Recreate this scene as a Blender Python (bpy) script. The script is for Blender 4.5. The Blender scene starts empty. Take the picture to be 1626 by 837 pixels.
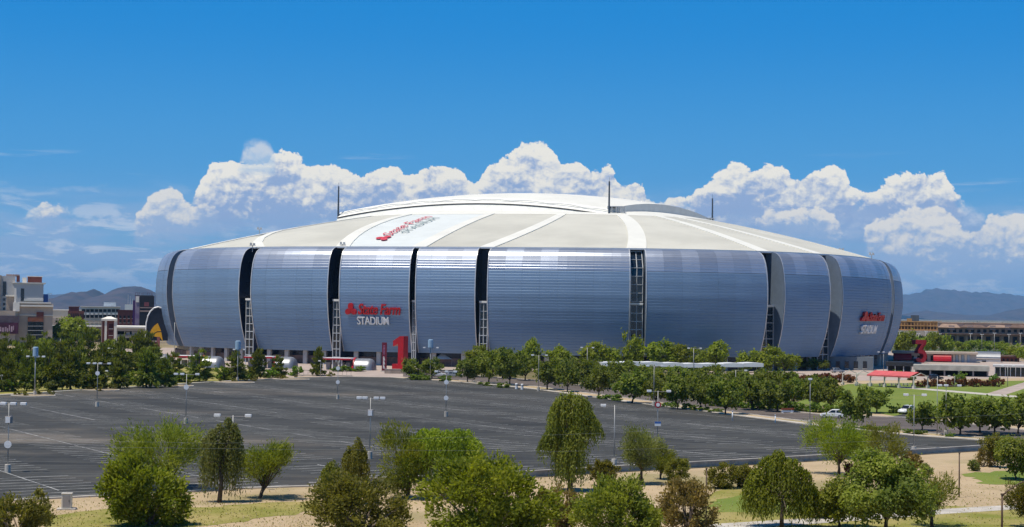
import bpy, bmesh, math, random
import numpy as np
from mathutils import Vector, Matrix, noise as mnoise

random.seed(7)
rng = np.random.default_rng(7)
sc = bpy.context.scene
COL = sc.collection
R_ = math.radians

# ------------------------------------------------------------------ camera
F = 2650.0                      # focal length in pixels of the 1626 px wide photograph
HC = 19.0                       # camera height
PITCH = math.atan(77.5 / F)
ROLL = R_(0.75)
_f = np.array([0, math.cos(PITCH), math.sin(PITCH)])
_u0 = np.array([0, -math.sin(PITCH), math.cos(PITCH)])
_r0 = np.array([1.0, 0, 0])
_R = _r0 * math.cos(ROLL) + _u0 * math.sin(ROLL)
_U = _u0 * math.cos(ROLL) - _r0 * math.sin(ROLL)
_C = np.array([0, 0, HC])
cam_d = bpy.data.cameras.new('camera')
cam = bpy.data.objects.new('camera', cam_d)
COL.objects.link(cam)
cam.matrix_world = Matrix(((_R[0], _U[0], -_f[0], 0), (_R[1], _U[1], -_f[1], 0), (_R[2], _U[2], -_f[2], HC), (0, 0, 0, 1)))
cam_d.sensor_width = 36.0
cam_d.lens = 36.0 * F / 1626.0
cam_d.clip_start = 1.0
cam_d.clip_end = 250000.0
sc.camera = cam

# ------------------------------------------------------------------ sky, sun, exposure
SUN = Vector((-0.30, -0.20, 1.0)).normalized()
SUN_EL = math.asin(SUN.z)
SUN_ROT = math.atan2(SUN.x, SUN.y)
world = bpy.data.worlds.new("World")
sc.world = world
world.use_nodes = True

sun_d = bpy.data.lights.new('sun', 'SUN')
sun_d.energy = 5.0
sun_d.angle = R_(0.55)
sun_d.color = (1.0, 0.925, 0.80)
sun_o = bpy.data.objects.new('sun', sun_d)
COL.objects.link(sun_o)
sun_o.rotation_euler = SUN.to_track_quat('Z', 'Y').to_euler()
sun_o.location = (0, 0, 300)

sc.view_settings.view_transform = 'Standard'
sc.view_settings.look = 'None'
sc.view_settings.gamma = 1.0
sc.view_settings.exposure = 0.0
sc.cycles.use_denoising = True
sc.cycles.use_adaptive_sampling = True
sc.cycles.adaptive_threshold = 0.02
sc.cycles.max_bounces = 6
sc.cycles.transparent_max_bounces = 24
sc.cycles.volume_bounces = 0
sc.cycles.caustics_reflective = False
sc.cycles.caustics_refractive = False


class NT:
    """small helper to write node trees"""
    def __init__(self, tree):
        self.t = tree
        self.n = tree.nodes
        self.l = tree.links

    def node(self, typ, **kw):
        n = self.n.new(typ)
        for k, v in kw.items():
            if k.startswith('i_'):
                key = k[2:]
                n.inputs[int(key) if key.isdigit() else key.replace('_', ' ')].default_value = v
            else:
                setattr(n, k, v)
        return n

    def link(self, a, b):
        self.l.new(a, b)

    def math(self, op, a, b=None, c=None, clamp=False):
        n = self.n.new('ShaderNodeMath')
        n.operation = op
        n.use_clamp = clamp
        for i, x in enumerate((a, b, c)):
            if x is None:
                continue
            if isinstance(x, (int, float)):
                n.inputs[i].default_value = x
            else:
                self.l.new(x, n.inputs[i])
        return n.outputs[0]

    def mix(self, fac, a, b, blend='MIX'):
        n = self.n.new('ShaderNodeMix')
        n.data_type = 'RGBA'
        n.blend_type = blend
        for key, x in ((0, fac), (6, a), (7, b)):
            if isinstance(x, (int, float)):
                n.inputs[key].default_value = x
            elif isinstance(x, tuple):
                n.inputs[key].default_value = (*x[:3], 1)
            else:
                self.l.new(x, n.inputs[key])
        return n.outputs[2]

    def noise(self, vec, scale, detail=4, rough=0.55, dist=0.0, out=0):
        n = self.n.new('ShaderNodeTexNoise')
        n.inputs['Scale'].default_value = scale
        n.inputs['Detail'].default_value = detail
        n.inputs['Roughness'].default_value = rough
        n.inputs['Distortion'].default_value = dist
        if vec is not None:
            self.l.new(vec, n.inputs['Vector'])
        return n.outputs[out]

    def ramp(self, fac, lo, hi, smooth=True):
        n = self.n.new('ShaderNodeMapRange')
        n.interpolation_type = 'SMOOTHSTEP' if smooth else 'LINEAR'
        n.inputs['From Min'].default_value = lo
        n.inputs['From Max'].default_value = hi
        self.l.new(fac, n.inputs['Value'])
        return n.outputs[0]

    def mapping(self, vec, scale=(1, 1, 1), loc=(0, 0, 0), rot=(0, 0, 0)):
        n = self.n.new('ShaderNodeMapping')
        n.inputs['Scale'].default_value = scale
        n.inputs['Location'].default_value = loc
        n.inputs['Rotation'].default_value = rot
        self.l.new(vec, n.inputs['Vector'])
        return n.outputs[0]


# ------------------------------------------------------------------ projection helpers (photograph pixel -> place)
def ray(u, v):
    return _f * F + _R * (u - 813) + _U * (418.5 - v)


def G(u, v, z=0.0):
    """the place on the level z that the photograph shows at pixel u, v"""
    d = ray(u, v)
    return _C + d * (z - HC) / d[2]


def AT(u, v, Y):
    d = ray(u, v)
    return _C + d * Y / d[1]


def proj(P):
    d = np.asarray(P, float) - _C
    k = d @ _f
    return 813 + F * (d @ _R) / k, 418.5 - F * (d @ _U) / k


# world: physical sky with cumulus banks and thin far layers of cloud low over the horizon, all round
DEG = 180 / math.pi


def sky_pt(u, v):
    d = ray(u, v)
    d = d / np.linalg.norm(d)
    return math.atan2(d[0], d[1]) * DEG, math.asin(d[2]) * DEG


w = NT(world.node_tree)
bg = w.n['Background']
sky = w.node('ShaderNodeTexSky', sky_type='NISHITA', sun_disc=False, sun_elevation=SUN_EL, sun_rotation=SUN_ROT,
             altitude=330.0, air_density=1.0, dust_density=0.3, ozone_density=4.0)
hsv = w.node('ShaderNodeHueSaturation', i_Saturation=1.62, i_Value=1.22)
w.link(sky.outputs[0], hsv.inputs['Color'])
tc = w.node('ShaderNodeTexCoord')
sx = w.node('ShaderNodeSeparateXYZ')
w.link(tc.outputs['Generated'], sx.inputs[0])
EL = w.math('MULTIPLY', w.math('ARCSINE', sx.outputs[2]), DEG)
AZ = w.math('MULTIPLY', w.math('ARCTAN2', sx.outputs[0], sx.outputs[1]), DEG)
HALF = 19.0
AZF = w.math('SUBTRACT', w.math('PINGPONG', w.math('ADD', AZ, HALF), 2 * HALF), HALF)     # the same banks go on round the horizon
X01 = w.math('DIVIDE', w.math('ADD', AZF, HALF), 2 * HALF)
cb = w.node('ShaderNodeCombineXYZ')
w.link(AZF, cb.inputs[0])
w.link(w.math('MULTIPLY', EL, 1.25), cb.inputs[1])
PV = cb.outputs[0]
EMAX = 8.0


def curve(pts, dflt=0.0):
    """elevation (degrees) as a function of azimuth, through photographed points"""
    fc = w.node('ShaderNodeFloatCurve')
    c = fc.mapping.curves[0]
    q = sorted(((sky_pt(u, v)[0] + HALF) / (2 * HALF), sky_pt(u, v)[1] / EMAX) for u, v in pts)
    q = [(max(0, min(1, x)), max(0, min(1, y))) for x, y in q]
    q = [(0.0, q[0][1])] * (q[0][0] > .001) + q + [(1.0, q[-1][1])] * (q[-1][0] < .999)
    c.points[0].location = q[0]
    c.points[1].location = q[-1]
    for p_ in q[1:-1]:
        c.points.new(*p_)
    for p_ in c.points:
        p_.handle_type = 'AUTO'
    fc.mapping.update()
    w.link(X01, fc.inputs['Value'])
    return w.math('MULTIPLY', fc.outputs[0], EMAX)


def billow(vec, scale, detail, rough, smooth=.35):
    n = w.node('ShaderNodeTexVoronoi', feature='SMOOTH_F1', voronoi_dimensions='2D')
    n.normalize = True
    n.inputs['Scale'].default_value = scale
    n.inputs['Detail'].default_value = detail
    n.inputs['Roughness'].default_value = rough
    n.inputs['Lacunarity'].default_value = 2.15
    n.inputs['Smoothness'].default_value = smooth
    w.link(vec, n.inputs['Vector'])
    return w.math('SUBTRACT', 1.0, n.outputs['Distance'])


def warp(vec, scale, amt, seed):
    n = w.node('ShaderNodeTexNoise')
    n.inputs['Scale'].default_value = scale
    n.inputs['Detail'].default_value = 3
    w.link(w.mapping(vec, (1, 1, 1), (seed, seed * .7, seed)), n.inputs['Vector'])
    s = w.node('ShaderNodeVectorMath', operation='SUBTRACT')
    w.link(n.outputs['Color'], s.inputs[0])
    s.inputs[1].default_value = (.5, .5, .5)
    k_ = w.node('ShaderNodeVectorMath', operation='SCALE')
    k_.inputs['Scale'].default_value = amt
    w.link(s.outputs[0], k_.inputs[0])
    ad = w.node('ShaderNodeVectorMath', operation='ADD')
    w.link(vec, ad.inputs[0])
    w.link(k_.outputs[0], ad.inputs[1])
    return ad.outputs[0]


PVW = w.mapping(warp(PV, .9, .55, 2.1), (1, 1, 1), (7.0, 4.0, 0))
B0 = w.math('ADD', billow(PVW, .95, 5.0, .60), w.math('MULTIPLY', w.math('SUBTRACT', w.noise(PVW, 5.5, 4, .6), .5), .16))
B1 = billow(w.mapping(PVW, (1, 1, 1), (-.07, .19, 0)), .95, 3.0, .58)
BIG = w.noise(w.mapping(PV, (1, 1.2, 1), (10, 2, 0)), .85, 4, .58)
WOB = w.noise(w.mapping(PV, (.55, 2.4, 1), (2, 0, 0)), 1.6, 5, .6)


def bank(under, top, base, rag=.9, fade=1.0, soft=.16, dens=1.0, lit=(9.3, 8.95, 8.0), shade=(3.1, 4.3, 6.7), gain=0.0):
    """lays one bank of cumulus over the colour under"""
    T, Bs = curve(top), curve(base)
    b0, b1 = B0, B1
    d = w.math('SUBTRACT', T, EL)
    # ragged, knuckled head line
    d = w.math('ADD', d, w.math('MULTIPLY', w.math('SUBTRACT', b0, .62), rag))
    al = w.ramp(d, 0.0, soft)
    thick = w.math('SUBTRACT', T, Bs)
    al = w.math('MULTIPLY', al, w.ramp(w.math('ADD', thick, w.math('MULTIPLY', w.math('SUBTRACT', b0, .66), 1.6)), .25, .85))
    wob = w.math('MULTIPLY', w.math('SUBTRACT', WOB, .5), 1.5)
    foot = w.math('ADD', w.math('SUBTRACT', EL, Bs), wob)
    al = w.math('MULTIPLY', al, w.ramp(foot, -fade, fade * .35))
    if dens != 1.0:
        al = w.math('MULTIPLY', al, dens)
    hgt = w.math('DIVIDE', w.math('SUBTRACT', EL, Bs), w.math('MAXIMUM', thick, .25))
    big = BIG
    li = w.math('MULTIPLY_ADD', hgt, 1.0, -.20 + gain)
    li = w.math('ADD', li, w.math('MULTIPLY', w.math('SUBTRACT', b0, b1), 2.2))
    li = w.math('ADD', li, w.math('MULTIPLY', w.math('SUBTRACT', b0, .62), 1.0))
    li = w.math('ADD', li, w.math('MULTIPLY', w.math('SUBTRACT', big, .5), 1.9))
    lf = w.ramp(li, -.05, .95, True)
    col = w.mix(lf, shade, lit)
    return w.mix(al, under, col)


n1 = w.noise(w.mapping(PV, (.16, .95, 1), (4, 1, 0)), 1.0, 7, .60, .5)
n2 = w.noise(w.mapping(PV, (.42, 1.25, 1), (9, 3, 0)), 1.0, 7, .62, .6)
n3 = w.noise(w.mapping(PV, (.20, 2.6, 1), (2, 8, 0)), .55, 5, .6, .2)
band = w.math('MULTIPLY', w.ramp(EL, .1, 1.2), w.math('SUBTRACT', 1.0, w.ramp(EL, 2.4, 4.6)))
g1 = w.mix(w.ramp(EL, .6, 5.2), (1.70, 3.95, 6.9), (.50, 3.05, 6.9))
g2 = w.mix(w.ramp(EL, 4.6, 10.5), g1, (.13, 2.42, 6.65))
g3 = w.mix(w.ramp(EL, 10.0, 48.0), g2, (.06, .72, 2.5))
col = w.mix(.84, hsv.outputs[0], g3)
thin = w.math('MULTIPLY', w.math('MULTIPLY', w.ramp(n3, .60, .72), w.math('SUBTRACT', w.ramp(EL, 3.6, 4.4), w.ramp(EL, 4.9, 5.6))), .40)
col = w.mix(thin, col, (6.2, 7.2, 8.3))
col = w.mix(w.math('MULTIPLY', w.math('MULTIPLY', w.ramp(n1, .36, .60), band), .80), col, (3.1, 4.6, 7.0))
col = w.mix(w.math('MULTIPLY', w.math('MULTIPLY', w.ramp(n2, .50, .62), band), .72), col, (6.6, 7.3, 8.2))
N = 480
CREST = [(-120, 375), (286, 365), (303, 320), (325, 284), (345, 262), (366, 257), (392, 259), (410, 268), (436, 252), (460, 243), (478, 254), (494, 268), (520, 264), (545, 276), (560, 280), (590, 274), (612, 266), (632, 269), (648, 284), (672, 270), (700, 263), (720, 268), (738, 284),
         (752, 296), (768, 276), (786, 260), (806, 256), (822, 238), (840, 226), (862, 232), (882, 246), (896, 266), (918, 262), (940, 272), (966, 268), (984, 292), (1010, 294), (1030, 318), (1048, 330), (1066, 310), (1088, 318), (1108, 308), (1128, 290), (1148, 274), (1172, 267), (1196, 273), (1222, 264), (1246, 270), (1264, 284),
         (1290, 276), (1320, 270), (1342, 278), (1356, 306), (1372, 308), (1398, 296), (1420, 284), (1446, 282), (1472, 278), (1498, 280), (1510, 300), (1534, 326), (1552, 348), (1760, 375)]
CREST_B = [(-120, 345), (250, 345), (400, 345), (560, 342), (760, 345), (1010, 345), (1080, 352), (1200, 338), (1350, 340), (1420, 344), (1530, 340), (1760, 335)]
LOWER = [(-120, 350), (-20, 345), (10, 372), (34, 352), (58, 330), (84, 324), (106, 328), (128, 372), (196, 384), (214, 352), (234, 322), (252, 304), (268, 300), (284, 308), (300, 322), (330, 324), (350, 342), (376, 372), (1170, 390), (1204, 350), (1240, 336), (1290, 334), (1330, 352), (1356, 384), (1382, 356), (1410, 342), (1436, 332), (1470, 330), (1494, 336), (1524, 352),
         (1546, 362), (1566, 352), (1592, 344), (1618, 342), (1650, 348), (1700, 344), (1760, 350)]
LOWER_B = [(-120, 372), (40, 356), (106, 352), (216, 372), (280, 368), (350, 352), (1204, 366), (1330, 376), (1400, 408), (1470, 428), (1548, 420), (1640, 416), (1760, 416)]
PUFF = [(-120, 285), (364, 280), (376, 254), (384, 234), (394, 221), (408, 218), (422, 223), (434, 238), (440, 262), (448, 282), (1760, 285)]
PUFF_B = [(-120, 264), (372, 262), (408, 262), (440, 268), (1760, 264)]
MIDL = [(-120, 400), (1040, 396), (1090, 352), (1140, 340), (1180, 330), (1240, 318), (1300, 316), (1360, 322), (1420, 336), (1480, 330), (1540, 324), (1600, 395), (1760, 400)]
MIDL_B = [(-120, 380), (1090, 380), (1300, 376), (1540, 372), (1760, 372)]
col = bank(col, MIDL, MIDL_B, .7, 1.3, .4, .90, (5.4, 6.3, 7.7), (2.8, 4.2, 6.7), .05)
col = bank(col, CREST, CREST_B, 1.10, 1.05, .065)
col = bank(col, LOWER, LOWER_B, 1.0, .9, .11, .95, (8.5, 8.2, 7.6), (3.5, 4.8, 7.0), .06)
col = bank(col, PUFF, PUFF_B, .6, .5, .35, .75, (7.6, 7.8, 8.0), (4.8, 6.2, 7.8), .1)
w.link(col, bg.inputs['Color'])
bg.inputs['Strength'].default_value = 0.10


# ------------------------------------------------------------------ materials
MATS = {}


def mat(name, col, rough=0.7, metal=0.0, var=0.12, scale=0.4, col2=None, bump=0.0, bscale=4.0, objvar=0.0, spec=0.4, detail=5):
    if name in MATS:
        return MATS[name]
    m = bpy.data.materials.new(name)
    m.use_nodes = True
    t = NT(m.node_tree)
    p = t.n['Principled BSDF']
    tcn = t.node('ShaderNodeTexCoord')
    geo = t.node('ShaderNodeNewGeometry')
    nz = t.noise(geo.outputs['Position'], scale, detail, 0.6)
    if col2 is None:
        col2 = tuple(max(0, c * (1 - 2.2 * var)) for c in col)
        col = tuple(min(1, c * (1 + 0.6 * var)) for c in col)
    cc = t.mix(t.ramp(nz, 0.3, 0.72), col, col2)
    if objvar:
        oi = t.node('ShaderNodeObjectInfo')
        k = t.math('MULTIPLY_ADD', oi.outputs['Random'], objvar, 1 - objvar / 2)
        h = t.node('ShaderNodeHueSaturation')
        t.link(k, h.inputs['Value'])
        t.link(cc, h.inputs['Color'])
        cc = h.outputs[0]
        t.link(t.math('MULTIPLY_ADD', oi.outputs['Random'], rough * 0.5, rough * 0.8), p.inputs['Roughness'])
    else:
        p.inputs['Roughness'].default_value = rough
    t.link(cc, p.inputs['Base Color'])
    p.inputs['Metallic'].default_value = metal
    p.inputs['Specular IOR Level'].default_value = spec
    if bump:
        b = t.node('ShaderNodeBump', i_Strength=bump, i_Distance=0.05)
        t.link(t.noise(geo.outputs['Position'], bscale, 4), b.inputs['Height'])
        t.link(b.outputs[0], p.inputs['Normal'])
    MATS[name] = m
    return m


def leaf_mat(name, c1, c2, trans=0.3):
    if name in MATS:
        return MATS[name]
    m = bpy.data.materials.new(name)
    m.use_nodes = True
    t = NT(m.node_tree)
    p = t.n['Principled BSDF']
    at = t.node('ShaderNodeAttribute', attribute_name='tint')
    oi = t.node('ShaderNodeObjectInfo')
    cc = t.mix(at.outputs['Fac'], c1, c2)
    h = t.node('ShaderNodeHueSaturation')
    t.link(t.math('MULTIPLY_ADD', oi.outputs['Random'], 0.40, 0.82), h.inputs['Value'])
    t.link(t.math('MULTIPLY_ADD', oi.outputs['Random'], 0.025, 0.4715), h.inputs['Hue'])
    t.link(cc, h.inputs['Color'])
    t.link(h.outputs[0], p.inputs['Base Color'])
    p.inputs['Roughness'].default_value = 0.62
    p.inputs['Specular IOR Level'].default_value = 0.25
    tr = t.node('ShaderNodeBsdfTranslucent')
    br = t.mix(1.0, h.outputs[0], (1.5, 1.6, 0.9), 'MULTIPLY')
    t.link(br, tr.inputs['Color'])
    mx = t.node('ShaderNodeMixShader', i_0=trans)
    t.link(p.outputs[0], mx.inputs[1])
    t.link(tr.outputs[0], mx.inputs[2])
    t.link(mx.outputs[0], t.n['Material Output'].inputs['Surface'])
    MATS[name] = m
    return m


# ------------------------------------------------------------------ objects
def link(o, parent=None):
    COL.objects.link(o)
    if parent is not None:
        o.parent = parent
    return o


def thing(name, label, cat, loc=(0, 0, 0), rz=0.0, group=None):
    o = bpy.data.objects.new(name, None)
    o.empty_display_size = 0.5
    o.location = loc
    o.rotation_euler = (0, 0, rz)
    o['label'] = label
    o['category'] = cat
    if group:
        o['group'] = group
    return link(o)


def tag(o, label, cat, group=None):
    o['label'] = label
    o['category'] = cat
    if group:
        o['group'] = group
    return o


def struct(o, kind='structure'):
    o['kind'] = kind
    return o


def copy_tree(o, parent=None):
    c = o.copy()
    COL.objects.link(c)
    if parent is not None:
        c.parent = parent
    for ch in o.children:
        copy_tree(ch, c)
    return c


class MB:
    """collects shapes for ONE mesh"""
    def __init__(self):
        self.v = []
        self.f = []
        self.m = []
        self.tf = None

    def add(self, vs, fs, mi=0):
        b = len(self.v)
        self.v += [tuple(x) for x in vs]
        self.f += [tuple(b + i for i in f) for f in fs]
        self.m += [mi] * len(fs)
        return self

    def box(self, x0, x1, y0, y1, z0, z1, mi=0, rz=0.0, at=(0, 0)):
        c, s = math.cos(rz), math.sin(rz)
        vs = [(at[0] + x * c - y * s, at[1] + x * s + y * c, z) for z in (z0, z1) for x, y in ((x0, y0), (x1, y0), (x1, y1), (x0, y1))]
        return self.add(vs, [(3, 2, 1, 0), (4, 5, 6, 7), (0, 1, 5, 4), (1, 2, 6, 5), (2, 3, 7, 6), (3, 0, 4, 7)], mi)

    def prism(self, poly, z0, z1, mi=0):
        n = len(poly)
        a = sum(poly[i][0] * poly[(i + 1) % n][1] - poly[(i + 1) % n][0] * poly[i][1] for i in range(n))
        if a < 0:
            poly = poly[::-1]
        vs = [(p[0], p[1], z0) for p in poly] + [(p[0], p[1], z1) for p in poly]
        fs = [tuple(range(n))[::-1], tuple(range(n, 2 * n))] + [(i, (i + 1) % n, n + (i + 1) % n, n + i) for i in range(n)]
        return self.add(vs, fs, mi)

    def tube(self, pts, radii, n=8, mi=0, cap=True):
        pts = [Vector(p) for p in pts]
        vs, fs = [], []
        for i, p in enumerate(pts):
            d = (pts[min(i + 1, len(pts) - 1)] - pts[max(i - 1, 0)]).normalized()
            a = d.orthogonal().normalized() if abs(d.z) < 0.95 else Vector((1, 0, 0)).cross(d).normalized()
            b = d.cross(a)
            r = radii[i] if hasattr(radii, '__len__') else radii
            for k in range(n):
                t = 2 * math.pi * k / n
                vs.append(p + (a * math.cos(t) + b * math.sin(t)) * r)
        for i in range(len(pts) - 1):
            for k in range(n):
                fs.append((i * n + k, i * n + (k + 1) % n, (i + 1) * n + (k + 1) % n, (i + 1) * n + k))
        if cap:
            fs.append(tuple(range(n))[::-1])
            fs.append(tuple(range((len(pts) - 1) * n, len(pts) * n)))
        return self.add(vs, fs, mi)

    def grid(self, rows, mi=0, closed=False):
        n = len(rows[0])
        vs = [p for r in rows for p in r]
        fs = []
        for i in range(len(rows) - 1):
            for k in range(n if closed else n - 1):
                fs.append((i * n + k, i * n + (k + 1) % n, (i + 1) * n + (k + 1) % n, (i + 1) * n + k))
        return self.add(vs, fs, mi)

    def build(self, name, mats, parent=None, smooth=False, bevel=0.0):
        me = bpy.data.meshes.new(name)
        me.from_pydata([tuple(map(float, p)) for p in self.v], [], self.f)
        for m in (mats if isinstance(mats, (list, tuple)) else [mats]):
            me.materials.append(m)
        if any(self.m):
            me.polygons.foreach_set('material_index', self.m)
        if smooth:
            me.polygons.foreach_set('use_smooth', [True] * len(me.polygons))
        me.update()
        o = bpy.data.objects.new(name, me)
        if bevel:
            b = o.modifiers.new('bevel', 'BEVEL')
            b.width = bevel
            b.segments = 2
        return link(o, parent)


def text_mesh(body, size=1.0, extrude=0.05, shear=0.0, bold=0.0, space=1.0):
    cu = bpy.data.curves.new('lettering', 'FONT')
    cu.body = body
    cu.size = size
    cu.extrude = extrude
    cu.shear = shear
    cu.offset = bold
    cu.space_character = space
    cu.resolution_u = 3
    o = bpy.data.objects.new('lettering', cu)
    COL.objects.link(o)
    bpy.context.view_layer.update()
    me = bpy.data.meshes.new_from_object(o)
    bpy.data.objects.remove(o)
    bpy.data.curves.remove(cu)
    return me

# ------------------------------------------------------------------ ground, lot, roads
def ground_mat():
    m = bpy.data.materials.new('desert_ground')
    m.use_nodes = True
    t = NT(m.node_tree)
    p = t.n['Principled BSDF']
    geo = t.node('ShaderNodeNewGeometry')
    P = geo.outputs['Position']
    near = t.mix(t.ramp(t.noise(P, 0.09, 6, 0.62), 0.35, 0.7), (0.46, 0.355, 0.225), (0.37, 0.28, 0.165))
    near = t.mix(t.math('MULTIPLY', t.ramp(t.noise(P, 1.1, 6, 0.7), 0.45, 0.75), 0.5), near, (0.46, 0.35, 0.26))
    near = t.mix(t.math('MULTIPLY', t.ramp(t.noise(P, 0.03, 5, 0.6), 0.5, 0.62), 0.55), near, (0.17, 0.17, 0.055))
    far = t.mix(t.ramp(t.noise(P, 0.006, 6, 0.65), 0.42, 0.58), (0.07, 0.085, 0.04), (0.24, 0.19, 0.13))
    ln = t.node('ShaderNodeVectorMath', operation='LENGTH')
    t.link(P, ln.inputs[0])
    t.link(t.mix(t.ramp(ln.outputs['Value'], 650, 1000), near, far), p.inputs['Base Color'])
    p.inputs['Roughness'].default_value = 0.95
    p.inputs['Specular IOR Level'].default_value = 0.1
    b = t.node('ShaderNodeBump', i_Strength=0.5, i_Distance=0.06)
    t.link(t.noise(P, 5.0, 4), b.inputs['Height'])
    t.link(b.outputs[0], p.inputs['Normal'])
    return m


def asphalt_mat(name, c1, c2, dust, amount):
    m = bpy.data.materials.new(name)
    m.use_nodes = True
    t = NT(m.node_tree)
    p = t.n['Principled BSDF']
    geo = t.node('ShaderNodeNewGeometry')
    P = geo.outputs['Position']
    # long streaks along the stall rows, patches of dust and darker seal coat
    st = t.mapping(P, (0.5, 0.035, 1), (0, 0, 0), (0, 0, R_(-31)))
    st2 = t.mapping(P, (0.02, 0.30, 1), (0, 0, 0), (0, 0, R_(-31)))
    c = t.mix(t.ramp(t.noise(P, 0.02, 6, 0.6), 0.36, 0.66), c1, c2)
    c = t.mix(t.math('MULTIPLY', t.ramp(t.noise(st2, 1.0, 6, 0.65), 0.42, 0.68), 0.75), c, tuple(x * 0.55 for x in c1))
    c = t.mix(t.math('MULTIPLY', t.ramp(t.noise(st2, 2.3, 5, 0.7), 0.48, 0.70), 0.65), c, tuple(x * 1.7 for x in c2))
    c = t.mix(t.math('MULTIPLY', t.ramp(t.noise(st, 1.0, 5, 0.6), 0.5, 0.8), 0.3), c, tuple(x * 1.5 for x in c2))
    st3 = t.mapping(P, (0.045, 0.9, 1), (5, 3, 0), (0, 0, R_(12)))
    n3_ = t.noise(st3, 1.0, 5, .7)
    c = t.mix(t.math('MULTIPLY', t.ramp(n3_, .51, .66), .65), c, tuple(x * 2.0 for x in c2))
    c = t.mix(t.math('MULTIPLY', t.ramp(n3_, .47, .33), .55), c, tuple(x * .45 for x in c1))
    sx_ = t.node('ShaderNodeSeparateXYZ')
    t.link(P, sx_.inputs[0])
    side = t.ramp(sx_.outputs[0], 10, -70)
    d = t.math('MULTIPLY', t.ramp(t.noise(t.mapping(P, (0.9, 1.7, 1), (31, 7, 0), (0, 0, R_(-12))), 0.0135, 6, 0.62), 0.50, 0.70), amount)
    d = t.math('MULTIPLY', d, t.math('MULTIPLY_ADD', side, 0.85, 0.15))
    c = t.mix(d, c, dust)
    c = t.mix(t.math('MULTIPLY', t.ramp(t.noise(P, 1.7, 3, 0.7), 0.3, 0.8), 0.25), c, tuple(x * 0.6 for x in c1))
    t.link(c, p.inputs['Base Color'])
    p.inputs['Roughness'].default_value = 0.85
    p.inputs['Specular IOR Level'].default_value = 0.25
    return m


def sheet(name, px, z, m, jag=0.0, sub=1):
    pts = [G(u, v, z) for u, v in px]
    out = []
    n = len(pts)
    for i in range(n):
        a, b = pts[i], pts[(i + 1) % n]
        k = sub if jag == 0 else max(1, int(np.linalg.norm(b - a) / (jag * 3)))
        for j in range(k):
            q = a + (b - a) * j / k
            if jag:
                q = q + np.array([rng.normal(0, jag), rng.normal(0, jag), 0])
            out.append((q[0], q[1], z))
    bm = bmesh.new()
    vs = [bm.verts.new(p) for p in out]
    f = bm.faces.new(vs)
    bm.normal_update()
    if f.normal.z < 0:
        f.normal_flip()
    bmesh.ops.triangulate(bm, faces=[f])
    me = bpy.data.meshes.new(name)
    bm.to_mesh(me)
    bm.free()
    me.materials.append(m)
    return struct(link(bpy.data.objects.new(name, me)))


M_GROUND = ground_mat()
g = MB()
S = 38000
g.add([(-S, -600, 0), (S, -600, 0), (S, S, 0), (-S, S, 0)], [(0, 1, 2, 3)])
struct(g.build('ground', M_GROUND))

M_LOT = asphalt_mat('lot_asphalt', (0.036, 0.0355, 0.032), (0.060, 0.059, 0.053), (0.22, 0.185, 0.145), 0.85)
M_ROAD = asphalt_mat('road_asphalt', (0.105, 0.086, 0.075), (0.130, 0.108, 0.095), (0.20, 0.165, 0.14), 0.4)
M_CONC = mat('concrete', (0.50, 0.46, 0.40), 0.85, var=0.12, scale=0.5, bump=0.15)
M_KERB = mat('kerb_concrete', (0.55, 0.51, 0.45), 0.85, var=0.12, scale=0.3)
M_PLAZA = mat('plaza_paving', (0.42, 0.34, 0.29), 0.85, var=0.10, scale=0.15)
M_LAWN = mat('lawn_grass', (0.135, 0.185, 0.034), 0.95, var=0.12, scale=0.08, col2=(0.18, 0.215, 0.046), bump=0.5, bscale=3, spec=0.1)
M_DRYGRASS = mat('dry_grass', (0.185, 0.195, 0.036), 0.95, scale=0.16, col2=(0.36, 0.29, 0.12), bump=0.5, bscale=3, spec=0.1)
M_WHITE = mat('white_paint', (0.80, 0.80, 0.78), 0.5, var=0.04)
M_POLE = mat('galvanised_pole', (0.38, 0.38, 0.37), 0.45, metal=0.3, var=0.06)
M_DARK = mat('dark_metal', (0.030, 0.030, 0.032), 0.5, var=0.1)
M_RED = mat('red_paint', (0.42, 0.008, 0.016), 0.38, var=0.06)
M_LINE = mat('faded_line_paint', (0.44, 0.44, 0.42), 0.8, var=0.32, scale=0.35)
M_LINE2 = mat('row_line_paint', (0.40, 0.40, 0.39), 0.8, var=0.35, scale=0.25)

LEFT_EDGE = [(-260, 645), (-100, 634), (0, 628), (130, 620), (270, 611), (400, 603.5), (480, 600), (560, 598.5), (620, 599.5)]
RIGHT_EDGE = [(690, 604), (780, 611), (850, 618.5), (900, 625), (1000, 639), (1100, 651), (1160, 659), (1290, 675.5), (1450, 692), (1580, 701)]
NEAR_EDGE = [(1562, 716), (1400, 726), (1200, 738), (1000, 749), (870, 757), (750, 764), (500, 772), (360, 777), (280, 782), (0, 796), (-220, 807)]
sheet('parking_lot', LEFT_EDGE + RIGHT_EDGE + NEAR_EDGE, 0.04, M_LOT)
ROAD_LOW = [(640, 598), (730, 604), (850, 613.5), (1000, 633), (1150, 653), (1290, 670.5), (1450, 686), (1700, 706)]
ROAD_UP = [(1700, 686), (1626, 683), (1450, 664), (1300, 658), (1200, 648), (1100, 635), (1000, 621), (850, 604), (730, 595), (640, 592)]
sheet('road', ROAD_LOW + ROAD_UP, 0.03, M_ROAD)
sheet('side_road', [(1405, 664), (1445, 655), (1475, 653), (1480, 666)], 0.022, M_LOT)
sheet('lawn', [(1262, 640), (1345, 610), (1640, 604), (1720, 604), (1720, 665), (1480, 652), (1440, 664), (1370, 652)], 0.014, M_LAWN, 0.0)
sheet('lawn_path', [(1430, 613.5), (1720, 637), (1720, 640), (1430, 616)], 0.024, M_CONC)
sheet('cross_path', [(1560, 627), (1640, 603), (1670, 603), (1590, 629)], 0.020, M_PLAZA)
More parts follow.
